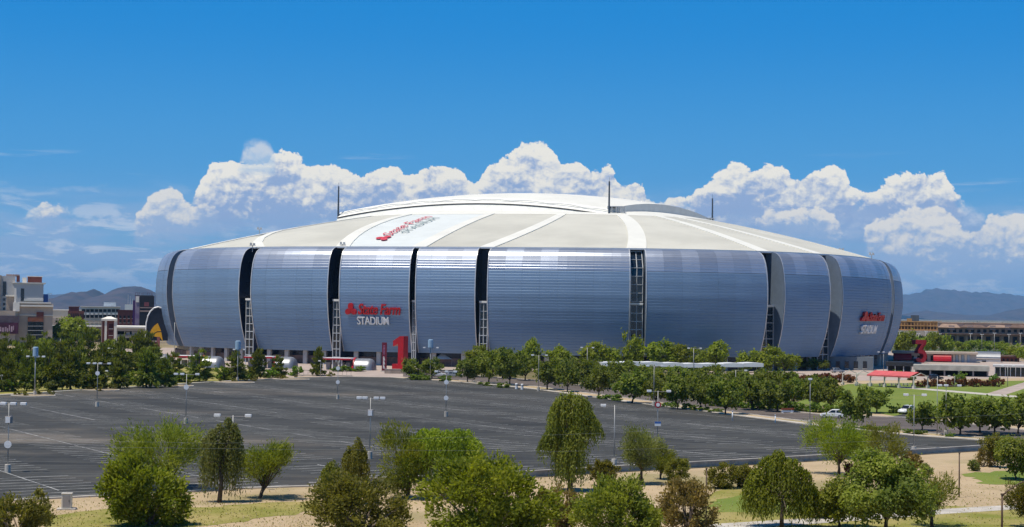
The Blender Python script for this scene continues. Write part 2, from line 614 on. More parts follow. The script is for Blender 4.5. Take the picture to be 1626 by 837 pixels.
# verge left of the lot, where the pines stand
sheet('pine_verge', LEFT_EDGE[:6] + [(420, 588), (200, 574), (-300, 590)], 0.012, M_DRYGRASS, 0.0)
sheet('orchard_verge', [(730, 594.5), (850, 603), (1000, 620), (1100, 634), (1200, 647), (1300, 656), (1330, 630), (1290, 600), (1000, 590), (760, 588)], 0.012,
      mat('brown_verge', (0.19, 0.15, 0.08), 0.95, scale=0.12, col2=(0.12, 0.12, 0.045), spec=0.1))  # brown ground mottled with darker olive
# grass in front of the lot
sheet('grass_patch', [(60, 822), (180, 806), (330, 806), (440, 797), (505, 795), (505, 812), (420, 822), (300, 838), (60, 850)], 0.014, M_DRYGRASS, 0.5)
sheet('grass_strip', [(1118, 790), (1160, 772), (1235, 782), (1300, 795), (1500, 803), (1700, 812), (1700, 850), (1090, 850)], 0.014, M_DRYGRASS, 0.5)
sheet('grass_verge', [(1525, 752), (1590, 747), (1720, 752), (1720, 778), (1560, 768)], 0.016, M_LAWN, 0.5)
sheet('grass_lawn', [(1130, 795), (1180, 786), (1290, 800), (1330, 816), (1140, 812)], 0.018, M_LAWN, 0.5)
sheet('concrete_path', [(1100, 834), (1330, 820), (1500, 808), (1720, 795), (1720, 802), (1500, 816), (1330, 829), (1100, 845)], 0.026, M_CONC)
sheet('service_path', [(-60, 858), (420, 842), (560, 838), (900, 838), (1240, 842), (1240, 900), (-60, 900)], 0.026, M_CONC)


def kerb(name, px, wid, h, m, z0=0.0, off=0.0):
    P = [Vector(G(u, v, 0)) for u, v in px]
    for p in P:
        p.z = 0
    rows = []
    for i, p in enumerate(P):
        d = (P[min(i + 1, len(P) - 1)] - P[max(i - 1, 0)]).normalized()
        nrm = Vector((-d.y, d.x, 0))
        a, b = p + nrm * (off), p + nrm * (off + wid)
        rows.append([(a.x, a.y, z0), (a.x, a.y, h), (b.x, b.y, h), (b.x, b.y, z0)])
    mb = MB().grid(rows, 0, closed=True)
    n = len(rows)
    mb.f += [(0, 1, 2, 3), tuple((n - 1) * 4 + k for k in (3, 2, 1, 0))]
    mb.m += [0, 0]
    return struct(mb.build(name, m))


kerb('lot_kerb', [(-260, 645)] + LEFT_EDGE[1:] + RIGHT_EDGE, 1.1, 0.15, M_KERB)
kerb('road_kerb', ROAD_LOW[1:], -0.35, 0.14, M_KERB)
kerb('far_kerb', ROAD_UP[::-1], 0.5, 0.15, M_KERB)
kerb('near_kerb', [(505, 772), (360, 777), (280, 782), (0, 796), (-220, 807)], 0.5, 0.16, M_KERB)
wall_px = [(1568, 714.5), (1400, 725), (1200, 737), (1000, 748), (870, 756), (750, 763), (505, 772)]
wl = thing('retaining_wall', 'long low grey concrete wall along the near edge of the parking lot', 'wall', tuple(G(1200, 737, 0)))
M_WALL = mat('wall_concrete', (0.46, 0.42, 0.36), 0.9, var=0.15, scale=0.6, bump=0.2)
P = [Vector((*G(u, v, 0)[:2], 0)) for u, v in wall_px]
o_ = Vector(wl.location)
segs = []
for i in range(len(P) - 1):
    L = (P[i + 1] - P[i]).length
    k = max(1, int(L / 6))
    for j in range(k):
        segs.append((P[i].lerp(P[i + 1], j / k), P[i].lerp(P[i + 1], (j + 1) / k)))
for a, b in segs:
    d = (b - a).normalized()
    nn = Vector((-d.y, d.x, 0))
    a2, b2 = a + d * 0.015 - o_, b - d * 0.015 - o_
    MB().prism([(a2 + nn * 0.0)[:2], (b2)[:2], (b2 - nn * 0.28)[:2], (a2 - nn * 0.28)[:2]], -0.1, 0.62).build('wall_panel', M_WALL, wl)
    MB().prism([(a2 + nn * 0.05)[:2], (b2 + nn * 0.05)[:2], (b2 - nn * 0.34)[:2], (a2 - nn * 0.34)[:2]], 0.624, 0.74).build('coping', M_KERB, wl)

# stall markings: rows across the lot, laid out on the grid of the lamp poles
A = Vector((0.853, 0.522))
B = Vector((0.522, -0.853))
org = Vector(G(12, 752, 0)[:2])
lot_poly = [Vector(G(u, v, 0)[:2]) for u, v in LEFT_EDGE + RIGHT_EDGE + NEAR_EDGE]


def inside(p, poly):
    r = False
    n = len(poly)
    for i in range(n):
        a, b = poly[i], poly[(i + 1) % n]
        if (a.y > p.y) != (b.y > p.y) and p.x < (b.x - a.x) * (p.y - a.y) / (b.y - a.y) + a.x:
            r = not r
    return r


mb, mb2 = MB(), MB()


def stripe(m_, c, d, L, wd, z):
    n_ = Vector((-d.y, d.x))
    a, b = c - d * (L / 2), c + d * (L / 2)
    if not (inside(a - d * 2.0, lot_poly) and inside(b + d * 2.0, lot_poly)):
        return
    m_.add([(*(a - n_ * wd), z), (*(b - n_ * wd), z), (*(b + n_ * wd), z), (*(a + n_ * wd), z)], [(0, 1, 2, 3)])


for i in range(-8, 30):                       # rows, 18.2 m apart
    row = org + A * (i * 18.25)
    for j in range(-130, 60):
        c = row + B * (j * 2.75)
        if not inside(c, lot_poly) or j % 26 in (0, 1):
            continue
        stripe(mb, c, A, 10.6, 0.10, 0.048)
    for j in range(-50, 26):
        if j % 9 == 8 or rng.random() < 0.12:
            continue
        stripe(mb2, row + B * (j * 8.0), B, 7.8, 0.09, 0.053)
struct(mb.build('stall_lines', M_LINE), 'stuff')
struct(mb2.build('row_lines', M_LINE2), 'stuff')

# ------------------------------------------------------------------ the stadium
CX, CY, PHI, SA, SB, SN = 19.0, 754.0, R_(-12), 146.0, 184.0, 3.0
ZE = 41.0                                     # eave
NR = 4000
tt = np.linspace(0, 2 * np.pi, NR, endpoint=False)
ct, st_ = np.cos(tt), np.sin(tt)
ex = SA * np.sign(ct) * np.abs(ct) ** (2 / SN)
ey = SB * np.sign(st_) * np.abs(st_) ** (2 / SN)
RX = CX + ex * math.cos(PHI) - ey * math.sin(PHI)
RY = CY + ex * math.sin(PHI) + ey * math.cos(PHI)
_seg = np.hypot(np.roll(RX, -1) - RX, np.roll(RY, -1) - RY)
ARC = np.concatenate([[0], np.cumsum(_seg)])
PER = ARC[-1]
_s = np.arange(0, PER, 0.25)
RXs = np.interp(_s, ARC, np.append(RX, RX[0]))
RYs = np.interp(_s, ARC, np.append(RY, RY[0]))
_k = 40
ker = np.ones(_k) / _k
sm = lambda a: np.convolve(np.concatenate([a[-_k:], a, a[:_k]]), ker, 'same')[_k:-_k]
tx, ty = sm(np.gradient(RXs)), sm(np.gradient(RYs))
ln = np.hypot(tx, ty)
NXs, NYs = ty / ln, -tx / ln                  # outward (ring runs counter-clockwise)


def ring(s):
    s = s % PER
    return (np.interp(s, _s, RXs), np.interp(s, _s, RYs), np.interp(s, _s, NXs), np.interp(s, _s, NYs))


def rp(s, off, z):
    x, y, nx, ny = ring(s)
    return (float(x + nx * off), float(y + ny * off), float(z))


# arc position of a photographed eave point
_pu = np.array([proj((RXs[i] + 7.2 * NXs[i], RYs[i] + 7.2 * NYs[i], 27.0))[0] for i in range(0, len(_s), 4)])
_fr = np.array([NXs[i] * RXs[i] + NYs[i] * RYs[i] < 0 for i in range(0, len(_s), 4)])


def s_at(u):
    c = np.where(_fr, np.abs(_pu - u), 1e9)
    return _s[int(np.argmin(c)) * 4]


gaps = []
gaps.append((s_at(273.5) - 6.0, s_at(273.5)))
for a, b in ((380, 397), (523, 538.5), (648.5, 661.5), (756.5, 772.5), (1003, 1026)):
    gaps.append((s_at(a), s_at(b)))
gaps.append((s_at(1218), s_at(1218) + 6.5))
gaps.append((s_at(1320), s_at(1320) + 7.0))
gaps.append((s_at(1416), s_at(1416) + 6.0))
gaps = [(a, b if b > a else b + PER) for a, b in gaps]
nvis = len(gaps)
last = gaps[-1][1]
rest = (gaps[0][0] - last) % PER
nb = 8
for i in range(nb):
    c = last + rest * (i + 1) / (nb + 1)
    gaps.append((c - 2.5, c + 2.5))

stadium = thing('stadium', 'huge rounded silver metal clad stadium under a cream and white domed roof', 'stadium', (CX, CY, 0))
SO = Vector((CX, CY, 0))


def rel(p):
    return (p[0] - CX, p[1] - CY, p[2])


def panel_mat(name, c, rough, metal, objvar):
    m = bpy.data.materials.new(name)
    m.use_nodes = True
    t = NT(m.node_tree)
    p = t.n['Principled BSDF']
    geo = t.node('ShaderNodeNewGeometry')
    P = geo.outputs['Position']
    oi = t.node('ShaderNodeObjectInfo')
    z = t.mapping(P, (0.12, 0.12, 2.2))
    nz = t.noise(z, 1.0, 4, 0.6)
    cc = t.mix(nz, tuple(x * 0.84 for x in c), tuple(x * 1.12 for x in c))
    h = t.node('ShaderNodeHueSaturation')
    t.link(t.math('MULTIPLY_ADD', oi.outputs['Random'], objvar, 1 - objvar / 2), h.inputs['Value'])
    t.link(cc, h.inputs['Color'])
    t.link(h.outputs[0], p.inputs['Base Color'])
    t.link(t.math('MULTIPLY_ADD', oi.outputs['Random'], 0.09, rough), p.inputs['Roughness'])
    p.inputs['Metallic'].default_value = metal
    return m


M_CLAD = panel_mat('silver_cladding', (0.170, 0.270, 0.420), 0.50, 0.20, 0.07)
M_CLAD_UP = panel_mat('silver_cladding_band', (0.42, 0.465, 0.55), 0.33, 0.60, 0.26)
M_FIN = mat('perforated_metal', (0.205, 0.262, 0.345), 0.5, metal=0.35, var=0.05, scale=0.5)
M_TRIM = mat('edge_trim', (0.60, 0.62, 0.65), 0.4, metal=0.4, var=0.05)
M_NAVY = mat('navy_glass_and_shade', (0.012, 0.018, 0.042), 0.25, var=0.1, spec=0.5)
M_PANE = mat('dark_pane', (0.012, 0.020, 0.032), 0.08, var=0.2, spec=0.6, objvar=0.4)
M_MULL = mat('mullion_grey', (0.46, 0.48, 0.50), 0.5, var=0.05)
M_CREAM = mat('cream_membrane', (0.535, 0.525, 0.46), 0.75, var=0.07, scale=0.035, spec=0.2, detail=8)
M_ROOFW = mat('white_membrane', (0.70, 0.695, 0.635), 0.65, var=0.03, scale=0.1, spec=0.25)
M_ROOFL = mat('white_printed_membrane', (0.63, 0.665, 0.65), 0.65, var=0.03, scale=0.1, spec=0.25)
M_BRICKW = mat('brown_masonry', (0.20, 0.135, 0.115), 0.85, var=0.2, scale=0.5)
M_PIER = mat('pier_concrete', (0.48, 0.47, 0.45), 0.8, var=0.08)

UP = [(0.0, 41.0), (1.5, 40.85), (2.9, 40.35), (4.1, 39.5), (5.0, 38.3), (5.7, 36.8), (6.25, 35.1), (6.6, 33.3)]
LOW_Z = [33.2, 30, 27, 24, 21, 18, 15, 12, 9.5, 7, 4.7]
_pz = [4.7, 8, 12, 16, 20, 25, 30, 33.3]
_po = [2.2, 3.7, 5.1, 6.1, 6.8, 7.25, 7.05, 6.6]


def prof(z):
    return float(np.interp(z, _pz, _po))


REC = -3.0                                     # offset of the recessed wall behind the cladding
# recessed wall all round, ground floor, soffit
rows = []
for z, off in ((0, -1.5), (4.9, -1.5), (4.95, REC), (40.6, REC)):
    rows.append([rel(rp(s, off, z)) for s in np.arange(0, PER, 4)])
mbn = MB().grid(rows, 0, closed=True)
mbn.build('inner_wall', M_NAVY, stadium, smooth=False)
mbb = MB().grid([[rel(rp(s, -0.6, z)) for s in np.arange(0, PER, 3)] for z in (0, 2.9)] + [[rel(rp(s, -1.4, 2.9)) for s in np.arange(0, PER, 3)]], 0, closed=True)
mbb.build('ground_floor_wall', M_BRICKW, stadium)


def seg_len(a, b):
    return (b - a) % PER


NG = len(gaps)
for gi in range(NG):
    s0 = gaps[gi][1]
    s1 = s0 + seg_len(gaps[gi][1], gaps[(gi + 1) % NG][0])
    L = s1 - s0
    front = gi < nvis or gi == NG - 1
    # backing shell with its two end walls (the fins seen in the gaps)
    fr = MB()
    zs = [(o - 0.35, z - 0.1) for o, z in UP] + [(prof(z) - 0.35, z) for z in LOW_Z]
    ss = np.linspace(s0 + 0.05, s1 - 0.05, max(4, int(L / 4)))
    fr.grid([[rel(rp(s, o, z)) for s in ss] for o, z in zs], 0)
    bot = [[rel(rp(s, prof(4.7) - 0.35, 4.7)) for s in ss], [rel(rp(s, REC, 4.6)) for s in ss]]
    fr.grid(bot, 0)
    fr.build('cladding_frame', M_FIN, stadium)
    for se, nm in ((s0, 1), (s1, 0)):
        en = MB()
        out = [rel(rp(se, o, z)) for o, z in UP] + [rel(rp(se, prof(z), z)) for z in LOW_Z]
        inn = [rel(rp(se, REC, max(p[2], 0))) for p in out]
        en.grid([out, inn], 0)
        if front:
            en.build('end_wall', M_NAVY if (gi in (0, 1, 2, 3, 4) and not nm) or (gi in (1, 2, 3, 4) and nm) else M_FIN, stadium)  # navy paints the shade of the left gaps onto these end walls
            tr = MB()
            w_ = 0.28 if nm else -0.28
            pr = [(o, z) for o, z in UP] + [(prof(z), z) for z in LOW_Z]
            tr.grid([[rel(rp(se - w_ * 0.1, o + 0.22, z)) for o, z in pr], [rel(rp(se + w_, o + 0.22, z)) for o, z in pr], [rel(rp(se + w_, o - 0.2, z)) for o, z in pr]], 0)
            tr.build('edge_trim', M_TRIM, stadium)
        else:
            en.build('end_wall', M_FIN, stadium)
    # cladding: upper curved and lower panels, one object each, with ribbed courses
    n = max(2, round(L / 6.0))
    for k in range(n):
        a, b = s0 + L * k / n + 0.014, s0 + L * (k + 1) / n - 0.014
        cs = [a, (a + b) / 2, b]
        jit = rng.normal(0, 0.018, 2)
        for up in (1, 0):
            mbp = MB()
            if up:
                dense = []
                for i in range(len(UP) - 1):
                    for q in (0, 0.5):
                        dense.append((UP[i][0] * (1 - q) + UP[i + 1][0] * q, UP[i][1] * (1 - q) + UP[i + 1][1] * q))
                dense.append(UP[-1])
                rowsz = dense
            else:
                zz = np.linspace(33.15, 4.7, 31 if front else 8)
                rowsz = [(prof(z), z) for z in zz]
            rr = []
            for i in range(len(rowsz) - 1):
                (o0, z0), (o1, z1) = rowsz[i], rowsz[i + 1]
                lip = (0.085 if not up else 0.07) if front else 0
                for o, z, e in ((o0, z0 - 0.02, lip * 0.15), (o1 * .15 + o0 * .85, z0 * .85 + z1 * .15 + 0.0, lip), (o1, z1, lip * 0.8), (o1, z1 - 0.015, 0.0)):
                    rr.append([rel(rp(s, o + e + jit[0] * (0 if s != a else 1) + jit[1] * (0 if s != b else 1), z)) for s in cs])
            mbp.grid(rr, 0)
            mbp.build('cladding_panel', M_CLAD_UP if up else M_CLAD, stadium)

# window strips in the gaps
for gi in range(nvis):
    a, b = gaps[gi]
    wd = b - a
    full = gi == 5
    if gi in (0, 8):
        continue
    x0, x1 = a + (0.35 if full else 0.30 * wd if gi < 5 else 0.3), b - (0.7 if full else 0.15)
    off0 = 5.0 if gi < 5 else (1.4 if not full else 4.2)
    ztop = 22.0
    ws = MB()
    spans = [(0.0, ztop)] + ([(23.2, 40.2)] if full else [])
    for (za, zb) in spans:
        offz = (lambda z: off0 if z < 34 else off0 - (z - 34) * 0.85)
        ncol, nrow = 2, round((zb - za) / 2.75)
        xs = np.linspace(x0, x1, ncol + 1)
        zsr = np.linspace(za, zb, nrow + 1)
        for x in xs:
            c = [rp(x, offz(z) + 0.1, z) for z in zsr]
            ws.tube([rel(p) for p in c], 0.18, 4)
        for z in zsr:
            ws.tube([rel(rp(x0, offz(z) + 0.12, z)), rel(rp(x1, offz(z) + 0.12, z))], 0.17, 4)
        for i in range(ncol):
            for j in range(nrow):
                qa, qb, qc, qd = (rp(xs[i] + .1, offz(zsr[j]), zsr[j] + .1), rp(xs[i + 1] - .1, offz(zsr[j]), zsr[j] + .1),
                                  rp(xs[i + 1] - .1, offz(zsr[j + 1]), zsr[j + 1] - .1), rp(xs[i] + .1, offz(zsr[j + 1]), zsr[j + 1] - .1))
                MB().add([rel(q) for q in (qa, qb, qc, qd)], [(0, 1, 2, 3)]).build('window_pane', M_PANE, stadium)
    ws.build('window_strip', M_MULL, stadium)
    for x in (x0, x1):
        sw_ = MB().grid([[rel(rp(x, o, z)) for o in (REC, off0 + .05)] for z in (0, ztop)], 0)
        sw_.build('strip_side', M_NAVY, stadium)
    cap = MB()
    cap.grid([[rel(rp(s, o, z)) for s in (x0 - .2, x1 + .1)] for o, z in ((REC, 22.1), (off0 + .45, 22.1), (off0 + .45, 22.75), (REC, 22.75))], 0)
    cap.build('window_cap', M_WHITE, stadium)

# piers along the foot of the facade
for gi in range(nvis):
    s0, s1 = gaps[gi][1], gaps[gi][1] + seg_len(gaps[gi][1], gaps[gi + 1][0])
    n = max(1, round((s1 - s0) / 8.5))
    for k in range(n):
        s = s0 + (k + 0.5) * (s1 - s0) / n
        x, y, nx, ny = ring(s)
        MB().box(-0.75, 0.75, -0.5, 0.5, 0, 4.66, rz=math.atan2(ny, nx) + math.pi / 2, at=(x + nx * 0.9 - CX, y + ny * 0.9 - CY)).build('pier', M_PIER, stadium)

# roof: dome over the ring, membrane panels between white ribs
HD = 26.0


def dome(s, gg, dz=0.0):
    x, y, nx, ny = ring(s)
    z = ZE + HD * (1 - gg ** 1.7)
    return (float(gg * (x - CX)), float(gg * (y - CY)), z + dz)


GS = 0.55
_gu = np.array([proj(Vector(dome(s, GS)) + SO)[0] for s in _s[::8]])
_frg = np.array([dome(s, GS)[1] < 0 for s in _s[::8]])


def s_in(u):
    return _s[int(np.argmin(np.where(_frg, np.abs(_gu - u), 1e9))) * 8]


mid = [(a + b) / 2 for a, b in gaps]
inner_px = {1: 520, 2: 650, 3: 780, 4: 893, 5: 985, 6: 1043, 7: 1075}
inn = []
for i, m_ in enumerate(mid):
    if i in inner_px:
        si = s_in(inner_px[i])
        si += round((m_ - si) / PER) * PER
        inn.append(si)
    else:
        inn.append(m_)


def rib_s(i, gg):
    k = (1 - gg) / (1 - GS)
    return mid[i] * (1 - k) + inn[i] * k


ggs = np.linspace(1.0, GS, 9)


def sector_s(i, lat, gg):
    """lateral 0 = rib i, 1 = rib i+1"""
    a = rib_s(i, gg)
    b = rib_s((i + 1) % NG, gg)
    while b < a:
        b += PER
    return a + (b - a) * lat


for i in range(NG):
    mb = MB()
    mb.grid([[dome(sector_s(i, q, gg), gg) for q in np.linspace(0, 1, 9)] for gg in ggs], 0)
    mb.build('roof_panel', M_ROOFL if i == 2 else M_CREAM, stadium, smooth=True)
    rb = MB()
    hw = 2.6 if i != 5 else 3.4
    rows = []
    for gg in ggs:
        k = (1 - gg) / (1 - GS)
        h_ = hw * (1 - 0.35 * k) / gg
        s = rib_s(i, gg)
        rows.append([dome(s - h_, gg, -0.2), dome(s - h_, gg, 0.28), dome(s + h_, gg, 0.28), dome(s + h_, gg, -0.2)])
    rb.grid(rows, 0)
    rb.f.append((0, 1, 2, 3))
    rb.m.append(0)
    rb.build('roof_rib', M_ROOFW, stadium)
cap = MB()
cap.grid([[dome(s, gg, 0.30 if gg <= GS else 0.05) for s in np.linspace(0, PER, 160, endpoint=False)] for gg in (GS + .003, GS, .45, .35, .25, .15, .07, .002)], 0, closed=True)
cap.build('roof_crown', M_ROOFW, stadium, smooth=True)
# eave fascia
fa = MB()
fa.grid([[rel(rp(s, o, z)) for s in np.arange(0, PER, 2)] for o, z in ((-0.6, 41.35), (0.12, 41.32), (0.16, 40.75), (-0.5, 40.6))], 0, closed=True)
fa.build('eave_fascia', M_TRIM, stadium)

# the raised moving roof between the trusses
cA, cB, cC = [Vector(AT(u, v, Y)) for u, v, Y in ((540, 345, 701), (968, 340.5, 657), (1131, 357, 722))]
cD = cA + cC - cB
mrows, low = [], []
NSg, NTg = 24, 12
for j in range(NTg + 1):
    t_ = j / NTg
    row = []
    for i in range(NSg + 1):
        q = i / NSg
        p = (cA * (1 - q) + cB * q) * (1 - t_) + (cD * (1 - q) + cC * q) * t_
        arch = 5.2 * (1 - (2 * q - 1) ** 2)
        bar = 4.2 * (1 - (2 * t_ - 1) ** 2)
        row.append(Vector((p.x - CX, p.y - CY, p.z + arch + bar + 2.1)))
    mrows.append(row)
mb = MB()
mb.grid([[tuple(p) for p in r] for r in mrows], 0)
mr = mb.build('moving_roof', M_ROOFW, stadium, smooth=True)
M_TRUSS = mat('white_truss_panel', (0.80, 0.80, 0.74), 0.6, var=0.06, scale=0.5)
M_ENDW = mat('roof_end_shade_grey', (0.62, 0.63, 0.61), 0.7, var=0.04)  # grey puts the shade of the roof ends into their colour


def skirt(name, line, drops, m, lean=(0, 0)):
    mb = MB()
    mb.grid([[tuple(p) for p in line], [(p.x + lean[0], p.y + lean[1], p.z - d) for p, d in zip(line, drops)]], 0)
    return mb.build(name, m, stadium)


skirt('roof_edge', mrows[0], [2.3] * (NSg + 1), M_TRUSS, (-0.9, -2.6))
skirt('roof_edge', mrows[-1], [2.1] * (NSg + 1), M_TRUSS)
skirt('roof_end', [r[-1] for r in mrows], [2.0 + 4.2 * (1 - (2 * j / NTg - 1) ** 2) for j in range(NTg + 1)], M_ENDW)
skirt('roof_end', [r[0] for r in mrows], [2.0 + 4.2 * (1 - (2 * j / NTg - 1) ** 2) for j in range(NTg + 1)], M_ENDW)
# rail under it, coloured dark to draw the shadow gap
rail = MB()
e0 = [Vector((p.x - 0.9, p.y - 2.6, p.z - 2.2)) for p in mrows[0]]
rail.tube([tuple(p + Vector((0, 0, -0.35))) for p in e0], 0.27, 6)
skirt('truss_wall', [p + Vector((0, .05, -0.5)) for p in e0], [7.5] * len(e0), M_TRUSS, (-1.2, -3.4))
rail.tube([tuple(Vector((r[-1].x, r[-1].y, r[-1].z)) + Vector((0, 0, -2.5 - 4.2 * (1 - (2 * j / NTg - 1) ** 2)))) for j, r in enumerate(mrows)], 0.4, 6)
rail.build('shadow_gap_rail', M_DARK, stadium)
# seam wave on the front edge
sw = MB()
wv = []
for i in range(121):
    q = i / 120
    p = cA * (1 - q) + cB * q
    wv.append((p.x - CX - 0.55, p.y - CY - 1.6, p.z + 5.2 * (1 - (2 * q - 1) ** 2) + 1.05 + 0.45 * abs(math.sin(q * 24))))
sw.tube(wv, 0.16, 5)
sw.build('roof_seam', M_MULL, stadium)
# gantries and sensors
for (u, v, Y, wv_, hv) in ((978, 336.5, 659, 3.4, 2.2), (1124, 353, 720, 2.6, 1.8)):
    p = AT(u, v, Y)
    gb = MB()
    gb.box(-wv_, wv_, -2, 2, -hv, -hv + .3)
    gb.box(-wv_, wv_, -2, 2, hv - .3, hv)
    for k in range(5):
        x = -wv_ + k * wv_ / 2
        gb.box(x - .14, x + .14, -2, -1.7, -hv + .3, hv - .3)
        gb.box(x - .14, x + .14, 1.7, 2, -hv + .3, hv - .3)
    o = gb.build('roof_gantry', M_MULL, stadium)
    o.location = (p[0] - CX, p[1] - CY, p[2])
for (u, vb, vt, Y) in ((537, 346, 296, 699), (967, 342, 288, 654), (1131, 357, 315, 723)):
    p, q = AT(u, vb, Y), AT(u, vt, Y)
    mbx = MB().tube([(0, 0, -1.5), (0, 0, q[2] - p[2])], [0.42, 0.3], 8)
    mbx.tube([(0, 0, q[2] - p[2]), (0, 0, q[2] - p[2] + 1.6)], 0.05, 5)
    o = mbx.build('roof_mast', mat('mast_blue', (0.05, 0.07, 0.10), 0.5, var=.1), stadium)
    o.location = (p[0] - CX, p[1] - CY, p[2])
for (u, v, Y) in ((412, 365.5, 690), (1034, 348.5, 655), (1216, 384, 640), (1336, 399, 655), (1384, 406, 640), (401, 391, 598), (544, 389.5, 586)):
    p = AT(u, v, Y)
    mbx = MB().box(-.12, .12, -.12, .12, -2.0, 0.2)
    mbx.box(-1.0, 1.0, -.5, .5, 0.2, .45).box(-.9, -.3, -.45, .45, .45, 1.2).box(.2, .9, -.45, .45, .45, 1.1)
    o = mbx.build('roof_camera', M_MULL, stadium)
    o.location = (p[0] - CX, p[1] - CY, p[2])
# walkway line down the right of the roof
wl_ = MB().tube([rel(AT(u, v, Y)) for u, v, Y in ((1090, 349, 672), (1130, 360.5, 660), (1175, 373, 650), (1214, 384.5, 640))], 0.22, 5)
wl_.build('roof_cable', M_DARK, stadium)

# lettering: the emblem of three ovals and the name, on the facade and on the roof
M_SIGNR = mat('sign_red', (0.50, 0.010, 0.020), 0.45, var=0.05)
M_SIGNW = mat('sign_white', (0.85, 0.87, 0.86), 0.5, var=0.03)
M_SIGNG = mat('print_grey', (0.30, 0.37, 0.36), 0.7, var=0.1)
M_SIGNP = mat('print_red', (0.62, 0.06, 0.09), 0.7, var=0.2, scale=0.6)


def emblem(ext):
    """three ovals meeting, as a mesh in a unit frame about 1 wide"""
    mb = MB()
    for (cx, cy, a, b, r) in ((0, .27, .24, .25, 0), (-.26, -.12, .27, .21, .45), (.26, -.12, .27, .21, -.45)):
        pl = []
        for k in range(28):
            t = 2 * math.pi * k / 28
            x, y = a * math.cos(t), b * math.sin(t)
            pl.append((cx + x * math.cos(r) - y * math.sin(r), cy + x * math.sin(r) + y * math.cos(r)))
        e = ext * (1 + 0.04 * len(mb.v) / 50)
        mb.prism(pl, 0, e)
    return mb


def place_text(me, name, m, f, parent=stadium):
    """bends the flat lettering mesh with f(x, y, z) -> place"""
    for v in me.vertices:
        v.co = f(*v.co)
    me.materials.clear()
    me.materials.append(m)
    me.name = name
    return link(bpy.data.objects.new(name, me), parent)


def fit(me):
    c = np.array([v.co for v in me.vertices])
    return c[:, 0].min(), c[:, 0].max(), c[:, 1].min(), c[:, 1].max()


def facade_sign(u0, u1, v_top, v_bot, u0s, u1s, v2_top, v2_bot, em):
    """u0..u1 the name, u0s..u1s the second line, em = (u0, u1) the emblem"""
    def s_f(u):
        # arc position whose facade point projects to u at mid height
        ss = np.arange(s_at(min(u0, em[0])) - 25, s_at(u1) + 25, 0.25)
        pu = np.array([proj(rp(s, 7.2, 19))[0] for s in ss])
        return ss[int(np.argmin(np.abs(pu - u)))]
    def z_f(u, v):
        s = s_f(u)
        p = rp(s, 7.2, 19)
        return AT(u, v, p[1])[2]
    um = (u0 + u1) / 2
    for body, a, b, vt, vb, m, shear, bold in (('State Farm', u0, u1, v_top, v_bot, M_SIGNR, 0.22, 0.016), ('STADIUM', u0s, u1s, v2_top, v2_bot, M_SIGNW, 0.0, 0.012)):
        me = text_mesh(body, 1.0, 0.5, shear, bold, 0.92)
        x0, x1, y0, y1 = fit(me)
        sa, sb = s_f(a), s_f(b)
        zt, zb = z_f(um, vt), z_f(um, vb)
        def f(x, y, z):
            s = sa + (sb - sa) * (x - x0) / (x1 - x0)
            zz = zb + (zt - zb) * (y - y0) / (y1 - y0)
            return rel(rp(s, prof(zz) + 0.70 + z * 0.7, zz))
        place_text(me, 'sign_lettering', m, f)
    e = emblem(1.0)
    sa, sb = s_f(em[0]), s_f(em[1])
    zt, zb = z_f(um, v_top - 1), z_f(um, v_bot + 0.5)
    e.v = [rel(rp(sa + (sb - sa) * (x + .53) / 1.06, prof(zb + (zt - zb) * (y + .36) / .88) + 0.3 + z * 0.9, zb + (zt - zb) * (y + .36) / .88)) for x, y, z in e.v]
    e.build('sign_emblem', M_SIGNR, stadium)


facade_sign(569, 636, 482.5, 500, 567, 617, 503, 516, (549, 567))
facade_sign(1379, 1403, 496, 510, 1371, 1394, 516, 530, (1367, 1378))


def roof_text(body, k0, k1, l0, l1, m, shear, bold):
    me = text_mesh(body, 1.0, 0.02, shear, bold, 1.0)
    x0, x1, y0, y1 = fit(me)

    def f(x, y, z):
        k = k0 + (k1 - k0) * (x - x0) / (x1 - x0)
        gg = 1 - k * (1 - GS)
        q = l0 + (l1 - l0) * (y - y0) / (y1 - y0)
        return dome(sector_s(2, q, gg), gg, 0.45 + z)
    place_text(me, 'roof_lettering', m, f)


roof_text('State Farm', 0.25, 0.86, 0.46, 0.33, M_SIGNP, 0.25, 0.0)
roof_text('STADIUM', 0.33, 0.80, 0.585, 0.50, M_SIGNG, 0.0, 0.0)
e = emblem(0.05)
nv = []
for x, y, z in e.v:
    k = 0.13 + 0.11 * (x + .53) / 1.06
    gg = 1 - k * (1 - GS)
    q = 0.48 - 0.16 * (y + .36) / .88
    nv.append(dome(sector_s(2, q, gg), gg, 0.45 + z))
e.v = nv
e.build('roof_emblem', M_SIGNP, stadium)
sheet('plaza', [(380, 598), (480, 598), (640, 599), (760, 603), (1000, 606), (1230, 606), (1420, 604), (1640, 600), (1640, 575), (1500, 560), (200, 552), (150, 562)], 0.008, M_PLAZA)

# gravel islands with a pale kerb at the left edge of the lot
M_GRAVEL = mat('island_gravel', (0.36, 0.28, 0.20), 0.95, scale=0.8, col2=(0.22, 0.18, 0.11))
for u, v, wd in ((52, 628.5, 36), (156, 619.5, 34), (278, 613, 30), (372, 607.5, 33), (462, 602.5, 30)):
    c0 = G(u, v)
    wx = wd * c0[1] / F
    for nm, k_, z0, z1, m_ in (('island_kerb', 1.0, 0, .15, M_KERB), ('gravel_island', .93, .1, .17, M_GRAVEL)):
        pl = [(c0[0] + wx * k_ * math.cos(q), c0[1] + (4.2 * k_ + .15 * (k_ - 1)) * math.sin(q) * (1 + .25 * math.cos(q)) + wx * k_ * math.cos(q) * -.12) for q in np.linspace(0, 2 * math.pi, 32, endpoint=False)]
        struct(MB().prism(pl, z0, z1).build(nm, m_))

# ------------------------------------------------------------------ trees and shrubs
def unit(n):
    a = rng.normal(size=(n, 3))
    return a / np.linalg.norm(a, axis=1)[:, None]


